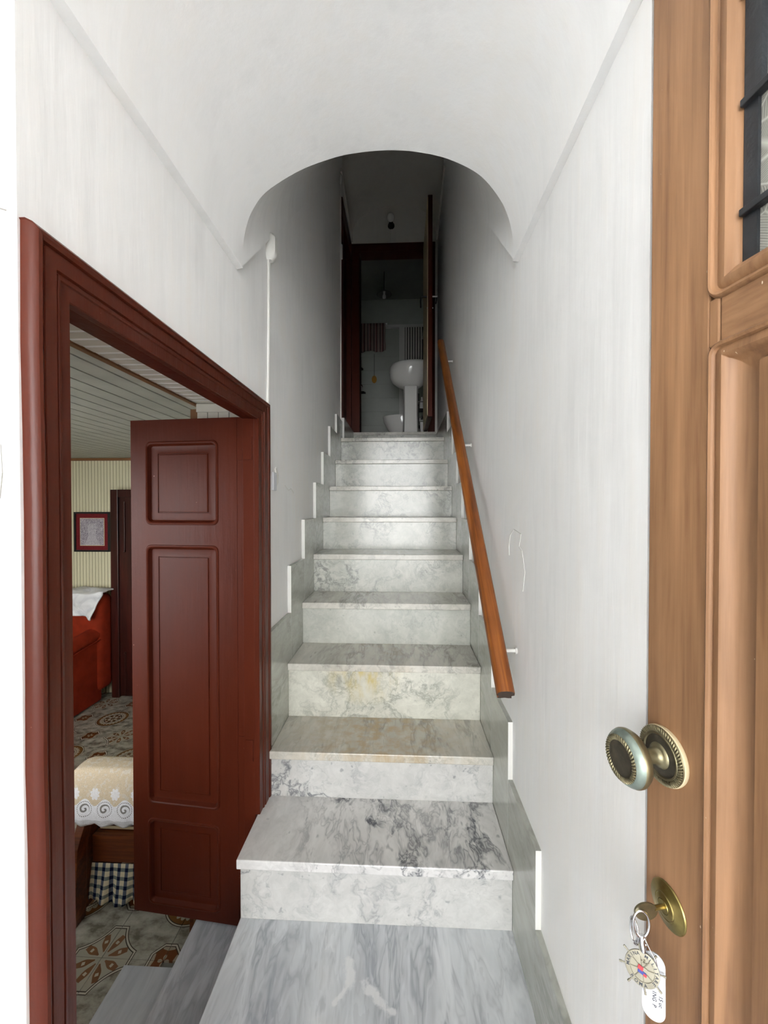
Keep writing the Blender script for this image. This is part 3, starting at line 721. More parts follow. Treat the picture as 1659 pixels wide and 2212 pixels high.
rope(.0335, .0092, 60, .0036, M_BRASSOLD, kb); rope(.0260, .0680, 44, .0034, M_BRASSOLD, kb)
# lock plate with cylinder
QX, QZ = .041, .789
lk = obj('lock', MB().lathe([(.0, 0), (.0290, 0), (.0295, .001), (.0285, .0025), (.020, .0050), (.0165, .0065), (.0155, .0060), (.0145, .0072), (.009, .0085), (.0085, .0078), (.0080, .0090), (.0, .0090)], 56, on_door(QX, QZ)), M_BRASSLOCK, d2, smooth=35, local=True, label='round worn brass lock plate')

# key in the lock with its ring, charm and tag (they hang from it: own things)
def D2(x, y, z): return Vector((.357, .600, 0)) + dl*x + Vector((-dl.y, dl.x, 0))*y + Vector((0, 0, z))
ky = tag(empty('key', D2(QX, -.009, QZ)), 'steel key pushed into the brass lock of the entrance door', 'key')
m = MB(); m.tube([D2(QX, -.006, QZ), D2(QX, -.022, QZ - .001)], .0032, 8)
obj('key_blade', m, M_BRASSLOCK, ky, smooth=40)
m = MB(); outl = [(.0165*math.cos(2*PI*i/32), .0150*math.sin(2*PI*i/32)) for i in range(32)]
bowc = (QX, -.034, QZ - .004)
m.prism(outl, lambda p, t: D2(bowc[0] + t + p[1]*.2, bowc[1] - p[0], bowc[2] + p[1] + p[0]*.2), -.0011, .0011)
obj('key_bow', m, M_BRASSOLD, ky, smooth=30)
kr = tag(empty('key_ring', D2(.050, -.04, .70)), 'chrome key ring with ship-wheel charm and white tag below the lock', 'key ring')
# ring loop through the bow
rc = (.044, -.043, .772)
pts = [D2(rc[0] + .010*math.cos(a)*.25, rc[1] + .010*math.cos(a), rc[2] + .018*math.sin(a)) for a in [2*PI*i/24 for i in range(25)]]
obj('ring', MB().tube(pts, .0017, 8), M_STEEL, kr, smooth=60)
pts = [D2(.044, -.042, .757), D2(.046, -.043, .748), D2(.047, -.043, .745), D2(.048, -.043, .742), D2(.048, -.043, .739)]
obj('clip', MB().tube(pts, .0034, 10), M_STEEL, kr, smooth=60)
pts = [D2(.036 + .007*math.cos(a), -.046, .753 + .016*math.sin(a)) for a in [2*PI*i/24 for i in range(25)]]
obj('split_ring', MB().tube(pts, .0012, 6).tube([p + Vector((0, 0, .002)) - dl*.002 for p in pts], .0011, 6), M_STEEL, kr, smooth=60)
# charm: ship's wheel facing the camera
cc = D2(.050, -.046, .719); cn = (Vector((0, 0, 1.333)) - cc); cn.z *= .3; cn.normalize(); cu = Vector((0, 0, 1)); cr_ = cu.cross(cn).normalized(); cu = cn.cross(cr_).normalized()
tw = math.radians(-14); cr2 = cr_*math.cos(tw) + cu*math.sin(tw); cu2 = cu*math.cos(tw) - cr_*math.sin(tw); cr_, cu = cr2, cu2
def CW(x, y, h): return cc + cr_*x + cu*y + cn*h
RW = .0195
ch = obj('charm', MB().lathe([(0, 0), (RW, 0), (RW + .0003, .0012), (RW, .0022), (RW - .0006, .0024), (RW - .0056, .0024), (RW - .006, .0016), (0, .0016)], 48, CW), M_SILVER, kr, smooth=35, label="silver ship's wheel charm with lettered rim")
for i in range(8):
    a = PI/8 + 2*PI*i/8; c_, s_ = math.cos(a), math.sin(a)
    m = MB().tube([CW(RW*.98*c_, RW*.98*s_, .001), CW(RW*1.12*c_, RW*1.12*s_, .001), CW(RW*1.2*c_, RW*1.2*s_, .001), CW(RW*1.34*c_, RW*1.34*s_, .001)], .0009, 8)
    m.tube([CW(RW*1.2*c_, RW*1.2*s_, .001), CW(RW*1.36*c_, RW*1.36*s_, .001)], .0013, 8)
    m.tube([CW(.002*c_, .002*s_, .0018), CW(RW*.72*c_, RW*.72*s_, .0018)], .0007, 6)
    obj('spoke', m, M_SILVER, ch, smooth=50)
m = MB().prism([(-.004, -.0055), (.005, -.0055), (.005, -.0015), (-.004, -.0015)], lambda p, t: CW(p[0], p[1], t), .0012, .0030); obj('emblem', m, M_BLUEENAMEL, ch)
m = MB().prism([(-.005, -.002), (.001, -.002), (.001, .0028), (-.005, .0028)], lambda p, t: CW(p[0], p[1], t), .0012, .0031); m.prism([(.0025, -.0058), (.0062, -.0058), (.0062, -.0028), (.0025, -.0028)], lambda p, t: CW(p[0], p[1], t), .0012, .0032); obj('emblem', m, M_REDENAMEL, ch)
m = MB().prism([(.0005, -.001), (.0055, -.001), (.0055, .0034), (.0005, .0034)], lambda p, t: CW(p[0], p[1], t), .0012, .0030)
for p in ((0, .008), (-.003, .0085), (.003, .0085), (0, .0105)): m.ball(CW(p[0], p[1], .002), .0013, 6, 4)
obj('emblem', m, M_SILVER, ch)
def glyph_mesh(ch_):
    cu_ = bpy.data.curves.new('glyph', 'FONT'); cu_.body = ch_; cu_.size = 1.0; cu_.align_x = 'CENTER'; cu_.extrude = 0.0; cu_.offset = .02; cu_.resolution_u = 2
    ob = bpy.data.objects.new('glyph', cu_); COL.objects.link(ob)
    bpy.context.view_layer.update(); me = bpy.data.meshes.new_from_object(ob)
    vs = [tuple(v.co) for v in me.vertices]; fs = [tuple(p.vertices) for p in me.polygons]
    bpy.data.objects.remove(ob); bpy.data.curves.remove(cu_); bpy.data.meshes.remove(me)
    return vs, fs
def arc_text(mb, txt, R, a0, a1, size, flip, P, h):
    for i, c in enumerate(txt):
        if c == ' ': continue
        a = a0 + (a1 - a0) * i / max(1, len(txt) - 1); vs, fs = glyph_mesh(c)
        rad = Vector((math.cos(a), math.sin(a))); tan = Vector((math.sin(a), -math.cos(a)))
        up, rt, off = (rad, tan, 0) if not flip else (-rad, -tan, size*.72)
        mb.add([P(*(rad*(R + off) + rt*v[0]*size + up*v[1]*size), h) for v in vs], fs)
m = MB(); D_ = math.radians
arc_text(m, 'MARINA', RW - .0050, D_(197), D_(122), .0053, False, CW, .0026)
arc_text(m, 'MILITARE', RW - .0050, D_(88), D_(-22), .0053, False, CW, .0026)
arc_text(m, 'ROMA', RW - .0050, D_(-118), D_(-62), .0053, True, CW, .0026)
obj('lettering', m, M_INK, ch, recalc=False)
obj('charm_link', MB().tube([CW(-.002, RW, .001), CW(-.004, RW + .005, .001), CW(-.003, RW + .010, .001)], .0014, 8).ball(CW(-.004, RW + .006, .001), .0026), M_STEEL, ch, smooth=60)
# white tag
tc = D2(.058, -.036, .704); tn = cn; tr = Vector((0, 0, 1)).cross(tn).normalized(); tu = tn.cross(tr)
def TW(x, y, h): return tc + tr*x + tu*y + tn*h
m = MB().prism(rrect(-.0128, .0128, -.037, .036, .0125, 8), lambda p, t: TW(p[0], p[1], t), -.001, .001)
tg = obj('tag', m, M_WHITEPL, kr, label='white plastic key tag with handwriting', bevel=.0004)
m = MB()
for (txt, x) in (('15 uc', .0058), ('1NG  P', -.0012)):
    vs, fs = glyph_mesh(txt)
    m.add([TW(x - v[1]*.0062*-1, -.0135 - v[0]*.0056, .00115) for v in vs], fs)
obj('handwriting', m, M_INK, tg, recalc=False)
obj('tag_wire', MB().tube([D2(.047, -.040, .755), D2(.055, -.040, .750), D2(.062, -.037, .742), D2(.063, -.036, .735)], .0008, 6), M_STEEL, kr, smooth=60)

# ---- door_3: bathroom door (frame in the landing wall, leaf open towards the camera)
d3 = tag(empty('door_3', (-.1, 4.2, BATH_Z)), 'dark red-brown bathroom doorway at the top of the stairs', kind='structure')
obj('jamb', bx(-.535, -.440, 4.17, 4.33, BATH_Z, 3.965), M_RED_DK, d3, bevel=.004)
obj('jamb', bx(.262, .335, 4.17, 4.33, BATH_Z, 3.965), M_RED_DK, d3, bevel=.004)
obj('head', bx(-.535, .335, 4.17, 4.33, 3.966, 4.045), M_RED_DK, d3, bevel=.004)
lf3 = obj('leaf', bx(.218, .256, 3.47, 4.165, BATH_Z + .006, 3.985), M_RED_DK, d3, bevel=.003, label='bathroom door leaf standing open edge-on')
obj('leaf_face', bx(.213, .218, 3.475, 4.16, BATH_Z + .02, 3.97), M_CREAM, lf3, label='cream inner face of the bathroom door')
for sx, x0 in ((-1, .213), (1, .256)):
    m = MB().tube([(x0, 3.53, 3.155), (x0 + sx*.045, 3.53, 3.155)], .008, 10)
    m.tube([(x0 + sx*.045, 3.53, 3.155), (x0 + sx*.052, 3.535, 3.15), (x0 + sx*.054, 3.545, 3.12), (x0 + sx*.052, 3.55, 3.07)] if sx < 0 else [(x0 + sx*.045, 3.53, 3.155), (x0 + sx*.047, 3.58, 3.155), (x0 + sx*.045, 3.64, 3.15)], .007, 10)
    obj('handle', m, M_IRON if sx < 0 else M_STEEL, lf3, smooth=50)
obj('lock_case', bx(.228, .246, 3.467, 3.470, 3.00, 3.22), M_RED, lf3)
for x in (.215, .258): obj('screw', MB().ball((x, 3.475, 3.03), .006), M_STEEL, lf3, smooth=60)

# ---- door_4: doorway on the left side of the landing
d4 = tag(empty('door_4', (XL, 3.87, 1.95)), 'narrow dark red-brown doorway off the upper landing', kind='structure')
obj('jamb', bx(-.62, -.520, 3.521, 3.56, 2.10, 3.90), M_RED_DK, d4); obj('jamb', bx(-.62, -.520, 4.08, 4.139, 2.10, 3.90), M_RED_DK, d4)
obj('head', bx(-.62, -.515, 3.48, 4.14, 3.84, 4.0), M_RED_DK, d4)
l4 = obj('leaf', bx(-.600, -.565, 3.565, 4.075, 2.11, 3.835), M_RED_DK, d4, bevel=.003)
obj('panel', bx(-.566, -.561, 3.74, 4.00, 2.3, 2.9), M_RED_DK, l4, bevel=.002); obj('panel', bx(-.566, -.561, 3.74, 4.00, 3.05, 3.7), M_RED_DK, l4, bevel=.002)
struct('wall_side_room', MB().box(-1.0, -.95, 3.5, 4.3, 1.8, 4.35).box(-.95, -.701, 3.5, 4.3, 4.3, 4.35).box(-.95, -.701, 3.5, 3.54, 1.8, 4.3).box(-.95, -.76, 4.26, 4.30, 1.8, 4.3).box(-.95, -.701, 3.54, 4.26, 1.8, 1.85), M_PLASTER_DARK)

# ================================================================== BEDROOM
BX0, BX1, BY0, BY1, BZ0, BZ1 = -3.75, -.80, .75, 3.66, -.42, 1.80
m = MB(); m.box(BX0, BX1, BY1, BY1 + .1, BZ0, BZ1 + .1)
struct('wall_bedroom_back', m, M_STRIPEWALL, 'cream ribbed wall at the far end of the bedroom')
struct('wall_bedroom_left', bx(BX0 - .1, BX0, BY0, BY1, BZ0, BZ1 + .1), M_STRIPEWALL)
WX0, WX1, WZ0, WZ1 = -2.9, -1.25, .35, 1.60
m = MB(); m.box(BX0, WX0, BY0 - .15, BY0, BZ0, BZ1 + .1); m.box(WX1, BX1, BY0 - .15, BY0, BZ0, BZ1 + .1); m.box(WX0, WX1, BY0 - .15, BY0, BZ0, WZ0); m.box(WX0, WX1, BY0 - .15, BY0, WZ1, BZ1 + .1)
struct('wall_bedroom_front', m, M_STRIPEWALL)
m = MB()
for a, b_ in ((WX0, WX0 + .05), (-2.10, -2.05), (WX1 - .05, WX1)): m.box(a, b_, BY0 - .10, BY0 - .06, WZ0, WZ1)
m.box(WX0, WX1, BY0 - .10, BY0 - .06, WZ0, WZ0 + .05); m.box(WX0, WX1, BY0 - .10, BY0 - .06, WZ1 - .05, WZ1)
struct('window_1', m, M_RED)
cb = struct('ceiling_bedroom', bx(BX0, BX1, BY0, BY1, BZ1, BZ1 + .1), M_GROOVE, 'low grey-white boarded bedroom ceiling')
sl = mesh_of(bx(-.041, .041, BY0 + .01, BY1 - .005, 0, .010), 'board'); sl.materials.append(M_SLATGREY)
for i in range(32):
    o = obj('board', sl, M_SLATGREY, cb, local=True); o.location = (BX1 - .05 - i*.0915, 0, BZ1 - .011)
o = obj('trim_3', bx(BX0, BX1, BY1 - .02, BY1, BZ1 - .035, BZ1 - .012), M_TRIMWOOD); o['kind'] = 'structure'
fb = struct('floor_bedroom', bx(BX0, BX1 + .02, BY0, BY1, BZ0 - .06, BZ0 - .008), M_GROUT, 'patterned brown and grey tiled bedroom floor')
tl = mesh_of(bx(.0012, TS - .0012, .0012, TS - .0012, -.010, 0), 'tile'); tl.materials.append(M_TILE)
for i in range(-11, 2):
    for j in range(-3, 9):
        x0, y0 = TX + i*TS, TY + j*TS
        if x0 > BX1 - .02 or x0 < BX0 or y0 < BY0 or y0 + TS > BY1 + .05: continue
        if x0 + .01 >= -1.06 and y0 < 1.25: continue
        o = obj('tile', tl, M_TILE, fb, local=True); o.location = (x0, y0, BZ0)

# ---- door_5: dark glazed door in the far bedroom wall
d5 = tag(empty('door_5', (-2.3, 3.6, BZ0)), 'dark mahogany door with frosted glass across the bedroom', kind='structure')
DX0, DX1, DY = -2.63, -1.85, 3.56
obj('frame', bx(DX0 - .035, DX0 + .035, DY, BY1, BZ0, 1.49), M_DKWOOD, d5, bevel=.004)
obj('frame', bx(DX0 + .036, DX1, DY, BY1, 1.42, 1.49), M_DKWOOD, d5, bevel=.004)
l5 = obj('leaf', MB().box(DX0 + .036, DX0 + .15, DY + .02, DY + .06, BZ0 + .01, 1.419).box(DX1 - .12, DX1, DY + .02, DY + .06, BZ0 + .01, 1.419).box(DX0 + .15, DX1 - .12, DY + .02, DY + .06, 1.33, 1.419).box(DX0 + .15, DX1 - .12, DY + .02, DY + .06, .12, .34), M_DKWOOD, d5)
obj('panel', bx(DX0 + .15, DX1 - .12, DY + .035, DY + .05, BZ0 + .1, .12), M_DKWOOD, l5); obj('panel', bx(DX0 + .15, DX1 - .12, DY + .02, DY + .06, BZ0 + .01, BZ0 + .1), M_DKWOOD, l5)
obj('glass', bx(DX0 + .15, DX1 - .12, DY + .035, DY + .042, .34, 1.33), M_FROST, l5, label='frosted pebbled glass pane')
m = MB().tube([(DX0 + .09, DY + .012, 1.38), (DX0 + .09, DY + .012, .93)], .005, 8); m.ball((DX0 + .09, DY + .01, .925), .010); m.tube([(DX0 + .09, DY + .012, -.02), (DX0 + .09, DY + .012, -.40)], .005, 8); m.ball((DX0 + .09, DY + .01, -.01), .010)
obj('bolt', m, M_DKWOOD, l5, smooth=50)

# ---- picture on the far wall
PX, PZ, PY = -2.905, 1.098, BY1
pf = tag(empty('picture', (PX, PY, PZ)), 'small framed white needlework picture with a dark red border', 'picture')
m = MB()
hw, hh, fw = .172, .186, .016
m.box(-hw, hw, -.022, 0, hh - fw, hh); m.box(-hw, hw, -.022, 0, -hh, -hh + fw); m.box(-hw, -hw + fw, -.022, 0, -hh + fw, hh - fw); m.box(hw - fw, hw, -.022, 0, -hh + fw, hh - fw)
obj('frame', m, M_GLASSDARK, pf, local=True)
obj('mount', bx(-hw + fw, hw - fw, -.012, -.004, -hh + fw, hh - fw), M_MAT_RED, pf, local=True, label='dark red velvet mount')
m = MB().box(-.118, .118, -.0135, -.012, -.130, .130); obj('fillet', m, M_CREAM, pf, local=True)
obj('needlework', bx(-.113, .113, -.0150, -.0135, -.125, .125), M_ART, pf, local=True, label='white thread picture of a standing figure')

# ---- sofa: its arm side faces the doorway
sf = tag(empty('sofa', (-3.1, 3.2, BZ0)), 'rust-red fabric sofa against the ribbed bedroom wall', 'sofa')
def soft(name, x0, x1, y0, y1, z0, z1, mat, par, bev=.03, tilt=None):
    m = bx(x0, x1, y0, y1, z0, z1)
    if tilt: m.v = [(x, y, z + tilt*(y - y0) if z > (z0+z1)/2 else z) for x, y, z in m.v]
    o = obj(name, m, mat, par); b_ = o.modifiers.new('soft_edges', 'BEVEL'); b_.width = bev; b_.segments = 4; o.data.shade_smooth(); return o
soft('base', -3.72, -2.80, 2.62, 3.45, BZ0 + .02, BZ0 + .42, M_SOFA, sf, .04)
soft('arm', -2.80, -2.70, 2.60, 3.50, BZ0 + .01, .04, M_SOFA, sf, .03, .17)
m = MB(); pts = [(-2.745, 2.60 + .9*t, .045 + .155*t + .02*math.sin(t*PI)) for t in [i/10 for i in range(11)]]
o = obj('arm_roll', MB().tube(pts, .062, 14), M_SOFA, sf, smooth=60)
m = MB().tube([(p[0] + .060, p[1], p[2] - .045) for p in pts], .006, 6); obj('piping', m, M_SOFA, sf, smooth=60)
soft('backrest', -3.72, -2.675, 3.42, 3.62, BZ0 + .1, .545, M_SOFA, sf, .06)
soft('seat_cushion', -3.70, -2.82, 2.64, 3.40, BZ0 + .42, BZ0 + .50, M_SOFADARK, sf, .03)
# ---- white crumpled cover over the sofa back
m = MB(); nu, nv = 40, 34; loops = []
rnd = random.Random(4)
for i in range(nv):
    v_ = i/(nv - 1); row = []
    for j in range(nu):
        u_ = j/(nu - 1); x = -3.72 + 1.08*u_
        s_ = v_*.44
        fold = .010*math.sin(u_*37 + 6*v_) + .008*math.sin(u_*17 - 9*v_ + 2) + .006*math.sin(23*v_ + 9*u_)
        slant = (.03*math.sin(u_*9 + 1)) * v_
        if s_ < .20: row.append((x, 3.635 - s_*1.05, .572 + fold*.6 + .02*math.sin(s_/.2*PI)))
        else:
            dd = s_ - .20; x2 = x - max(0, u_ - .88)*dd*2.2; row.append((x2, 3.412 - .02*math.sin(min(1, dd/.1)*PI*.5) - dd*.12 + fold, .570 - dd*.86 + fold*.3 + slant))
    loops.append(row)
m.loft(loops, closed=False, cap=False)
pl = obj('sofa_throw', m, M_LINEN, smooth=80); b_ = pl.modifiers.new('cloth_thickness', 'SOLIDIFY'); b_.thickness = .012
tag(pl, 'crumpled white cloth thrown over the rust-red sofa back', 'throw')

# ---- wooden bench seen from behind, draped with lace
bn = tag(empty('bench', (-1.15, 1.85, BZ0)), 'dark varnished wooden bench seen from behind near the doorway', 'bench')
obj('post', MB().prism([(1.585, BZ0), (1.645, BZ0), (1.655, -.12), (1.70, .02), (1.70, .16), (1.655, .16), (1.64, -.02), (1.60, -.10)], lambda p, t: (t, p[0], p[1]), -1.385, -1.352), M_CHAIRWOOD, bn, bevel=.004)
obj('post', MB().prism([(1.585, BZ0), (1.645, BZ0), (1.655, -.12), (1.70, .02), (1.70, .16), (1.655, .16), (1.64, -.02), (1.60, -.10)], lambda p, t: (t, p[0], p[1]), -.868, -.836), M_CHAIRWOOD, bn, bevel=.004)
obj('side_panel', bx(-1.383, -1.36, 1.62, 2.05, BZ0 + .02, -.06), M_CHAIRWOOD, bn, bevel=.004)
obj('top_rail', bx(-1.351, -.869, 1.665, 1.695, -.045, .19), M_CHAIRWOOD, bn, bevel=.004)
obj('gap_strip', bx(-1.33, -.88, 1.70, 1.71, -.085, -.058), M_CREAM, bn)
obj('back_board', bx(-1.345, -.869, 1.672, 1.730, -.21, -.092), M_CHAIRWOOD, bn, bevel=.004)
obj('seat', bx(-1.36, -.85, 1.74, 2.06, -.09, -.05), M_CHAIRWOOD, bn, bevel=.006)
obj('leg', bx(-1.385, -1.345, 2.02, 2.06, BZ0, -.09), M_CHAIRWOOD, bn); obj('leg', bx(-.89, -.85, 2.02, 2.06, BZ0, -.09), M_CHAIRWOOD, bn)
# lace cover: over the top and down the back with a scalloped hem
m = MB(); loops = []; nu = 60
for i in range(26):
    v_ = i/25; row = []
    for j in range(nu):
        u_ = j/(nu-1); x = -1.408 + .565*u_
        hem = -.008 - .014*abs(math.sin(PI*(x + 5.0)/.088))
        ro = .012*max(0, 1 - u_*14)            # rounded left shoulder
        fold = .0025*math.sin(x*70) + .002*math.sin(x*131 + 1)
        if v_ < .3: t = v_/.3; row.append((x, 1.735 - .085*t, .215 - ro - .004*t + .004*math.sin(t*PI)))
        else: t = (v_ - .3)/.7; row.append((x, 1.650 - .018*math.sin(t*PI*.5) + fold*t, .209 - ro + (hem - .209 + ro)*t))
    loops.append(row)
m.loft(loops, closed=False, cap=False)
lc = obj('lace_cover', m, M_LACE, smooth=60); b_ = lc.modifiers.new('cloth_thickness', 'SOLIDIFY'); b_.thickness = .0025
tag(lc, 'white and beige lace cover draped over the wooden bench back', 'lace cover')
# checked cloth hanging below the back board
m = MB(); loops = []; nu = 70
for i in range(14):
    v_ = i/13; row = []
    for j in range(nu):
        u_ = j/(nu-1); x = -1.345 + .46*u_
        f = .010*math.sin(u_*34) * v_ + .006*math.sin(u_*61 + 1) * v_
        sag = .018*math.sin(u_*15 + .6)*v_
        row.append((x - .01*v_, 1.672 - .02*v_ + f, -.212 - .155*v_ + sag*.6))
    loops.append(row)
m.loft(loops, closed=False, cap=False)
ckc = obj('checked_cloth', m, M_CHECK, smooth=60); b_ = ckc.modifiers.new('cloth_thickness', 'SOLIDIFY'); b_.thickness = .003
tag(ckc, 'blue and cream checked cloth hanging under the wooden bench', 'cloth')

# ================================================================== WALL FITTINGS ON THE STAIR
jb = tag(empty('junction_box', (XL, 1.580, 2.36)), 'white junction box with painted cable above the red-brown doorway', 'junction box')
m = MB(); loops = []
for dz, hy, dx in ((-.055, .012, .020), (-.045, .020, .030), (-.02, .024, .034), (.03, .024, .034), (.045, .019, .026), (.052, .008, .012)):
    loops.append([(XL, 1.580 - hy, 2.357 + dz), (XL + dx*.7, 1.580 - hy, 2.357 + dz), (XL + dx, 1.580 - hy*.6, 2.357 + dz), (XL + dx, 1.580 + hy*.6, 2.357 + dz), (XL + dx*.7, 1.580 + hy, 2.357 + dz), (XL, 1.580 + hy, 2.357 + dz)])
obj('box', MB().loft(loops), M_CABLEPAINT, jb, smooth=40)
m = MB()
for off in (-.004, .004): m.tube([(XL + .005, 1.580 + off*2.2, 2.307), (XL + .004, 1.580 + off, 2.27), (XL + .004, 1.578 + off*.9, 2.1), (XL + .004, 1.574 + off*1.1, 1.95), (XL + .004, 1.569 + off*.9, 1.84), (XL + .004, 1.562 + off*.9, 1.735)], .0042, 8)
obj('cable', m, M_CABLEPAINT, jb, smooth=50)
j2 = tag(empty('junction_box', (XL, 3.44, 4.12)), 'small white cable box high on the corner of the stair wall', 'junction box')
obj('box', MB().ball((XL + .005, 3.445, 4.12), (.018, .02, .045), 10, 8), M_CABLEPAINT, j2, smooth=60)
obj('cable', MB().tube([(XL + .004, 3.452, 4.09), (XL + .004, 3.453, 3.6), (XL + .004, 3.452, 3.0), (XL + .004, 3.45, 2.08)], .006, 8), M_CABLEPAINT, j2, smooth=50)
obj('cable_clip', bx(XL, XL + .02, 3.435, 3.46, 3.45, 3.57), M_CABLEPAINT, j2, bevel=.004)
sw = tag(empty('wall_plate', (XL, 1.68, 1.45)), 'broken white wall plate beside the red-brown door frame', 'wall plate')
obj('plate', bx(XL, XL + .010, 1.615, 1.655, 1.40, 1.475), M_WHITEPL, sw, bevel=.003)
obj('bracket', MB().prism([(1.655, 1.41), (1.69, 1.435), (1.695, 1.47), (1.665, 1.50), (1.655, 1.49), (1.67, 1.46)], lambda p, t: (XL + t, p[0], p[1]), 0, .006), M_CABLEPAINT, sw)
# lamp holder on the arched end wall
wlamp = tag(empty('wall_lamp', (-.116, 4.2, 4.25)), 'unlit wall lamp with wire in the arch above the bathroom', 'lamp')
obj('holder', MB().lathe([(0, 0), (.035, 0), (.034, .012), (.022, .03), (.02, .05), (0, .05)], 20, lambda x, y, h: (-.116 + x, 4.2 - h, 4.235 + y)), M_GLASSDARK, wlamp, smooth=40)
obj('globe', MB().ball((-.118, 4.15, 4.285), (.04, .04, .045), 14, 10), M_CERAMIC, wlamp, smooth=60)
obj('wire', MB().tube([(-.112, 4.197, 4.21), (-.122, 4.197, 4.13), (-.128, 4.197, 4.062), (-.25, 4.197, 4.056), (-.42, 4.197, 4.054)], .003, 6), M_CABLEPAINT, wlamp)

# ================================================================== BATHROOM
QX0, QX1, QY0, QY1, QZ0, QZ1 = -.95, .40, 4.32, 5.90, BATH_Z, 4.35
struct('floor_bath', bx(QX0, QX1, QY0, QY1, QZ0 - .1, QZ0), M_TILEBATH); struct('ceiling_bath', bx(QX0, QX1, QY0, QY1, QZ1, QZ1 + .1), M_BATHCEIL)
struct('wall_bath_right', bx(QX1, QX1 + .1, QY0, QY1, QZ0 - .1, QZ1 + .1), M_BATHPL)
BWZ0, BWZ1, BWY0, BWY1 = 3.45, 4.1, 4.62, 5.22     # small window high in the left wall
m = MB(); m.box(QX0 - .1, QX0, QY0, BWY0, QZ0 - .1, QZ1 + .1); m.box(QX0 - .1, QX0, BWY1, QY1, QZ0 - .1, QZ1 + .1); m.box(QX0 - .1, QX0, BWY0, BWY1, QZ0 - .1, QZ1 + .1)
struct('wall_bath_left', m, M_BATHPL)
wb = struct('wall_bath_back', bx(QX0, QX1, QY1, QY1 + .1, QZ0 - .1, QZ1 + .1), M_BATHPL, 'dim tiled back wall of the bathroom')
tl2 = mesh_of(bx(.002, .248, -.008, 0, .002, .198), 'tile'); tl2.materials.append(M_TILEBATH)
for i in range(5):
    for j in range(8):
        o = obj('tile', tl2, M_TILEBATH, wb, local=True); o.location = (-.93 + i*.25, QY1, QZ0 + .02 + j*.2)
m = MB().box(-.245, .40, QY1 - .05, QY1, 3.925, 3.965).box(-.045, .035, QY1 - .06, QY1, 2.6, 3.925)
o = obj('trim_4', m, M_CERAMIC); o['kind'] = 'structure'
# basin
sk = tag(empty('wash_basin', (.1, 4.65, QZ0)), 'white ceramic pedestal wash basin in the bathroom', 'wash basin')
def ell(cx, rx, ry, z, n=36, cy=4.64): return [(min(QX1 - .002, cx + rx*math.cos(2*PI*k/n)), cy + ry*math.sin(2*PI*k/n), z) for k in range(n)]
loops = [ell(.095, .085, .08, 2.685), ell(.085, .13, .12, 2.705), ell(.075, .185, .17, 2.745), ell(.085, .225, .205, 2.80), ell(.10, .25, .225, 2.86), ell(.12, .265, .235, 2.905), ell(.13, .262, .232, 2.935), ell(.135, .25, .22, 2.942), ell(.135, .235, .20, 2.935), ell(.13, .18, .15, 2.86), ell(.13, .09, .08, 2.83)]
obj('bowl', MB().loft(loops), M_CERAMIC, sk, smooth=60)
obj('pedestal', MB().loft([[(.095 + a*w_, 4.62 + b_*.075, z) for a, b_ in ((-1, -.6), (-.8, -1), (.8, -1), (1, -.6), (1, 1), (-1, 1))] for w_, z in ((.095, QZ0), (.088, QZ0 + .1), (.080, QZ0 + .35), (.082, 2.69))]), M_CERAMIC, sk, smooth=50)
obj('tap', MB().tube([(.34, 4.64, 2.94), (.34, 4.64, 3.02), (.31, 4.64, 3.05), (.25, 4.64, 3.04)], .012, 10), M_STEEL, sk, smooth=60)
# bidet
bd = tag(empty('bidet', (-.1, 5.1, QZ0)), 'white ceramic bidet behind the basin pedestal', 'bidet')
def ell2(cx, rx, ry, z, n=30): return [(cx + rx*math.cos(2*PI*k/n), 5.12 + ry*math.sin(2*PI*k/n), z) for k in range(n)]
obj('bowl', MB().loft([ell2(.05, .16, .11, QZ0), ell2(.05, .15, .10, QZ0 + .1), ell2(.02, .20, .14, QZ0 + .2), ell2(.0, .235, .17, QZ0 + .30), ell2(-.005, .24, .175, QZ0 + .365), ell2(-.005, .22, .155, QZ0 + .37), ell2(0, .15, .10, QZ0 + .28)]), M_CERAMIC, bd, smooth=60)
obj('mount', bx(.18, .39, 5.02, 5.22, QZ0, QZ0 + .34), M_CERAMIC, bd, bevel=.02)
# towel, radiator
m = MB(); loops = []
for i in range(10):
    v_ = i/9; loops.append([(-.655 + .41*j/30 + .008*v_*math.sin(i), 5.865 - .014*math.sin(j*.9)*v_ - .01, 3.985 - .40*v_ - .012*v_*math.sin(j*.35)) for j in range(31)])
m.loft(loops, closed=False, cap=False)
tw_ = obj('towel', m, M_TOWEL, smooth=60); b_ = tw_.modifiers.new('cloth_thickness', 'SOLIDIFY'); b_.thickness = .012
tag(tw_, 'pink striped towel hanging on the bathroom back wall', 'towel')
rl = tag(empty('towel_rail', (-.45, 5.86, 3.98)), 'thin chrome rail holding the pink striped towel', 'rail')
obj('bar', MB().tube([(-.70, 5.858, 3.985), (-.22, 5.858, 3.985)], .008, 8), M_STEEL, rl, smooth=60); obj('bracket', bx(-.232, -.22, 5.855, 5.90, 3.975, 3.995), M_STEEL, rl)
rd = tag(empty('radiator', (.12, 5.84, 3.4)), 'tall white radiator with vertical bars behind the basin', 'radiator')
obj('body', bx(.035, .30, 5.845, 5.893, 3.3, 3.92), M_GLASSDARK, rd)
for i in range(7): obj('bar', bx(.042 + i*.036, .042 + i*.036 + .025, 5.815, 5.845, 3.3, 3.915), M_CERAMIC, rd, bevel=.006)
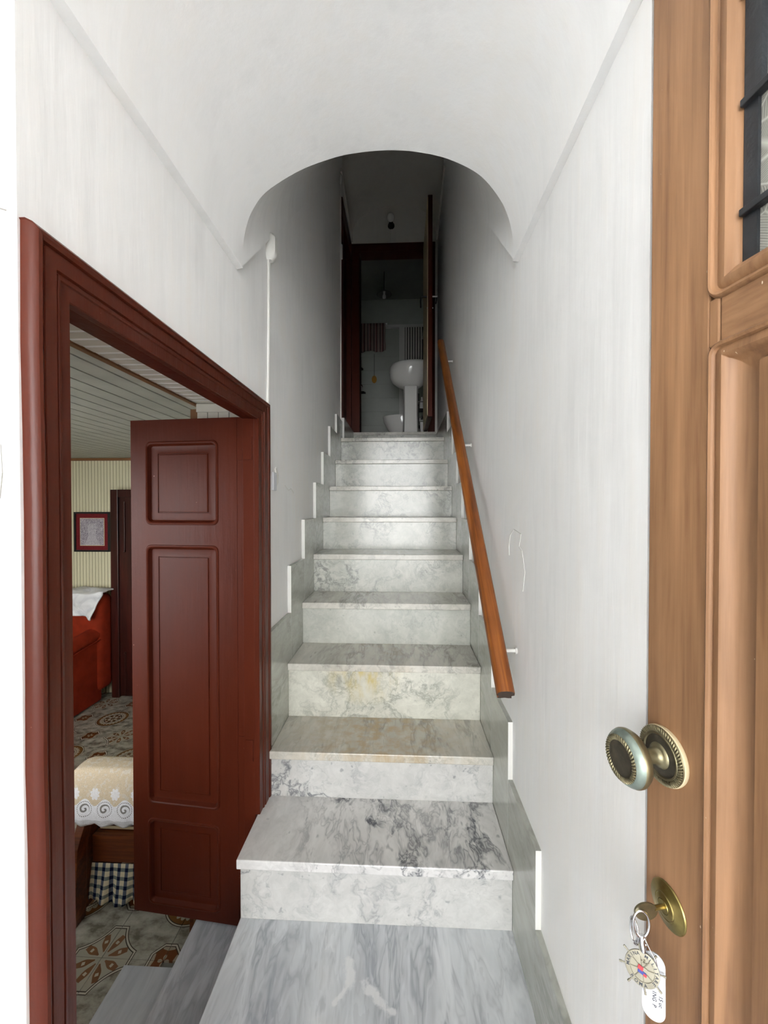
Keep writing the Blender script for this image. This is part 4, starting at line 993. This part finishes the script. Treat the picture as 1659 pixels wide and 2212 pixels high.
# pendant lamp
pdl = tag(empty('pendant_lamp', (-.233, 5.2, 4.05)), 'glass disc pendant lamp hanging in the dim bathroom', 'lamp')
obj('cord', MB().tube([(-.233, 5.2, 4.35), (-.233, 5.2, 4.10)], .004, 6), M_GLASSDARK, pdl)
obj('shade', MB().lathe([(.012, .045), (.05, .040), (.085, .020), (.098, 0), (.094, 0), (.08, .016), (.05, .034), (.012, .039)], 32, lambda x, y, h: (-.233 + x, 5.2 + y, 4.055 + h)), M_CLEAR, pdl, smooth=50)
obj('bulb', MB().lathe([(.012, .04), (.016, .03), (.012, .0), (.022, -.02), (.020, -.05), (.0, -.06)], 16, lambda x, y, h: (-.233 + x, 5.2 + y, 4.06 + h)), M_CERAMIC, pdl, smooth=60)
# mirror cabinet
mc = tag(empty('mirror_cabinet', (.33, 5.0, 3.85)), 'white mirror cabinet on the right bathroom wall', 'cabinet')
obj('body', bx(.285, QX1, 4.62, 5.25, 3.53, 4.20), M_CERAMIC, mc, bevel=.004)
obj('mirror', bx(.279, .285, 4.75, 5.23, 3.56, 4.17), M_MIRROR, mc)
obj('shelf', bx(.255, QX1, 4.60, 5.27, 3.505, 3.53), M_CERAMIC, mc, bevel=.004)
mp = tag(obj('wall_mirror', bx(.375, QX1, 4.66, 5.2, 3.02, 3.50), M_MIRROR), 'plain mirror under the white bathroom cabinet', 'mirror')
# small things on the basin
cu_ = obj('tumbler', MB().lathe([(0, 0), (.030, 0), (.036, .085), (.034, .085), (.029, .004), (0, .004)], 24, lambda x, y, h: (.30 + x, 4.52 + y, 2.944 + h)), M_TEAL, smooth=40); tag(cu_, 'teal plastic tumbler on the rim of the basin', 'cup')
ro = tag(empty('shaving_mirror', (.32, 4.62, 2.94)), 'round white shaving mirror standing behind the tumbler', 'mirror')
obj('rim', MB().lathe([(.035, 0), (.055, 0), (.055, .015), (.035, .015)], 24, lambda x, y, h: (.315 + x, 4.60 + h, 3.16 + y)), M_CERAMIC, ro, smooth=40)
obj('stand', MB().tube([(.315, 4.607, 2.942), (.315, 4.607, 3.11)], .008, 8), M_GLASSDARK, ro, smooth=60)
# rack with bottles to the right of the pedestal
rk = tag(empty('shelf_rack', (.30, 4.9, QZ0)), 'dark wire shelf rack beside the basin pedestal', 'rack')
for x in (.20, .385): obj('upright', bx(x - .006, x + .006, 4.96, 4.975, QZ0, 2.72), M_GLASSDARK, rk)
for z in (2.30, 2.50): obj('shelf', bx(.195, .392, 4.80, 4.975, z - .006, z), M_GLASSDARK, rk)
obj('rail', MB().tube([(.19, 4.79, 2.575), (.39, 4.79, 2.575)], .006, 8).tube([(.39, 4.79, 2.575), (.39, 4.96, 2.575)], .006, 8).tube([(.19, 4.79, 2.575), (.19, 4.96, 2.575)], .006, 8), M_STEEL, rk, smooth=60)
def bottle(x, y, z, r, h, mat, label):
    o = obj('bottle', MB().lathe([(0, 0), (r, 0), (r, h*.7), (r*.45, h*.82), (r*.45, h), (0, h)], 16, lambda a, b_, c: (x + a, y + b_, z + c)), mat, smooth=40); tag(o, label, 'bottle', 'bottles on the bathroom rack')
bottle(.235, 4.88, 2.501, .022, .15, M_CERAMIC, 'white bottle on the upper shelf of the bathroom rack')
bottle(.30, 4.88, 2.501, .025, .11, M_GLASSDARK, 'dark bottle on the upper shelf of the bathroom rack')
bottle(.24, 4.88, 2.301, .022, .13, M_STEEL, 'shiny bottle on the lower shelf of the bathroom rack')
bottle(.31, 4.88, 2.301, .025, .12, M_SLATGREY, 'grey bottle on the lower shelf of the bathroom rack')
bn2 = tag(empty('waste_bin', (.27, 4.55, QZ0)), 'small white bin on the floor beside the basin pedestal', 'bin')
obj('body', MB().loft([[(.27 + a*w_, 4.62 + b_*w_, z) for a, b_ in ((-1, -1), (1, -1), (1, 1), (-1, 1))] for w_, z in ((.06, QZ0), (.07, QZ0 + .19))]), M_CERAMIC, bn2, bevel=.006)
obj('lid', bx(.195, .345, 4.545, 4.695, QZ0 + .191, QZ0 + .21), M_SLATGREY, bn2, bevel=.004)
# pull cord with ochre tag
pc = tag(empty('pull_cord', (-.409, 5.88, 3.3)), 'pull cord with an ochre oval tag on the bathroom wall', 'pull cord')
obj('cord', MB().tube([(-.409, 5.885, 3.56), (-.409, 5.885, 3.23)], .003, 6), M_GLASSDARK, pc)
obj('pendant', MB().lathe([(0, 0), (.036, 0), (.036, .008), (0, .008)], 24, lambda x, y, h: (-.409 + x, 5.88 + h, 3.19 + y*1.5)), M_OCHRE, pc, smooth=40)
# corner shelves with a small house
for z, lab in ((3.33, 'upper corner shelf on the left of the bathroom back wall'), (2.985, 'lower corner shelf carrying a small white house ornament')):
    w_ = .10 if z > 3.2 else .135
    o = obj('corner_shelf', MB().prism([(-.69, QY1 - .008), (-.69 + w_ + .02, QY1 - .008), (-.69 + w_, QY1 - .06), (-.69, QY1 - .11)], lambda p, t: (p[0], p[1], t), z, z + .022), M_DKWOOD if z > 3.2 else M_GLASSDARK); tag(o, lab, 'shelf')
ho = tag(empty('house_ornament', (-.62, 5.85, 3.007)), 'tiny white house ornament on the lower corner shelf', 'ornament')
obj('walls', bx(-.655, -.585, 5.83, 5.88, 3.007, 3.085), M_CERAMIC, ho); obj('roof', MB().prism([(-.665, 3.085), (-.575, 3.085), (-.62, 3.14)], lambda p, t: (p[0], t, p[1]), 5.825, 5.885), M_RED, ho)
dk = tag(obj('dark_bottle', MB().lathe([(0, 0), (.03, 0), (.03, .10), (.012, .13), (.012, .16), (0, .16)], 16, lambda x, y, h: (-.625 + x, 5.845 + y, 3.352 + h)), M_GLASSDARK, smooth=40), 'dark bottle on the upper corner shelf', 'bottle')
sc_ = tag(obj('glass_basket', MB().lathe([(0, 0), (.09, 0), (.10, .10), (.097, .10), (.088, .004), (0, .004)], 28, lambda x, y, h: (-.44 + x, 5.0 + y, QZ0 + h)), M_SLATGREY, smooth=40), 'low round grey basket on the bathroom floor behind the door frame', 'basket')
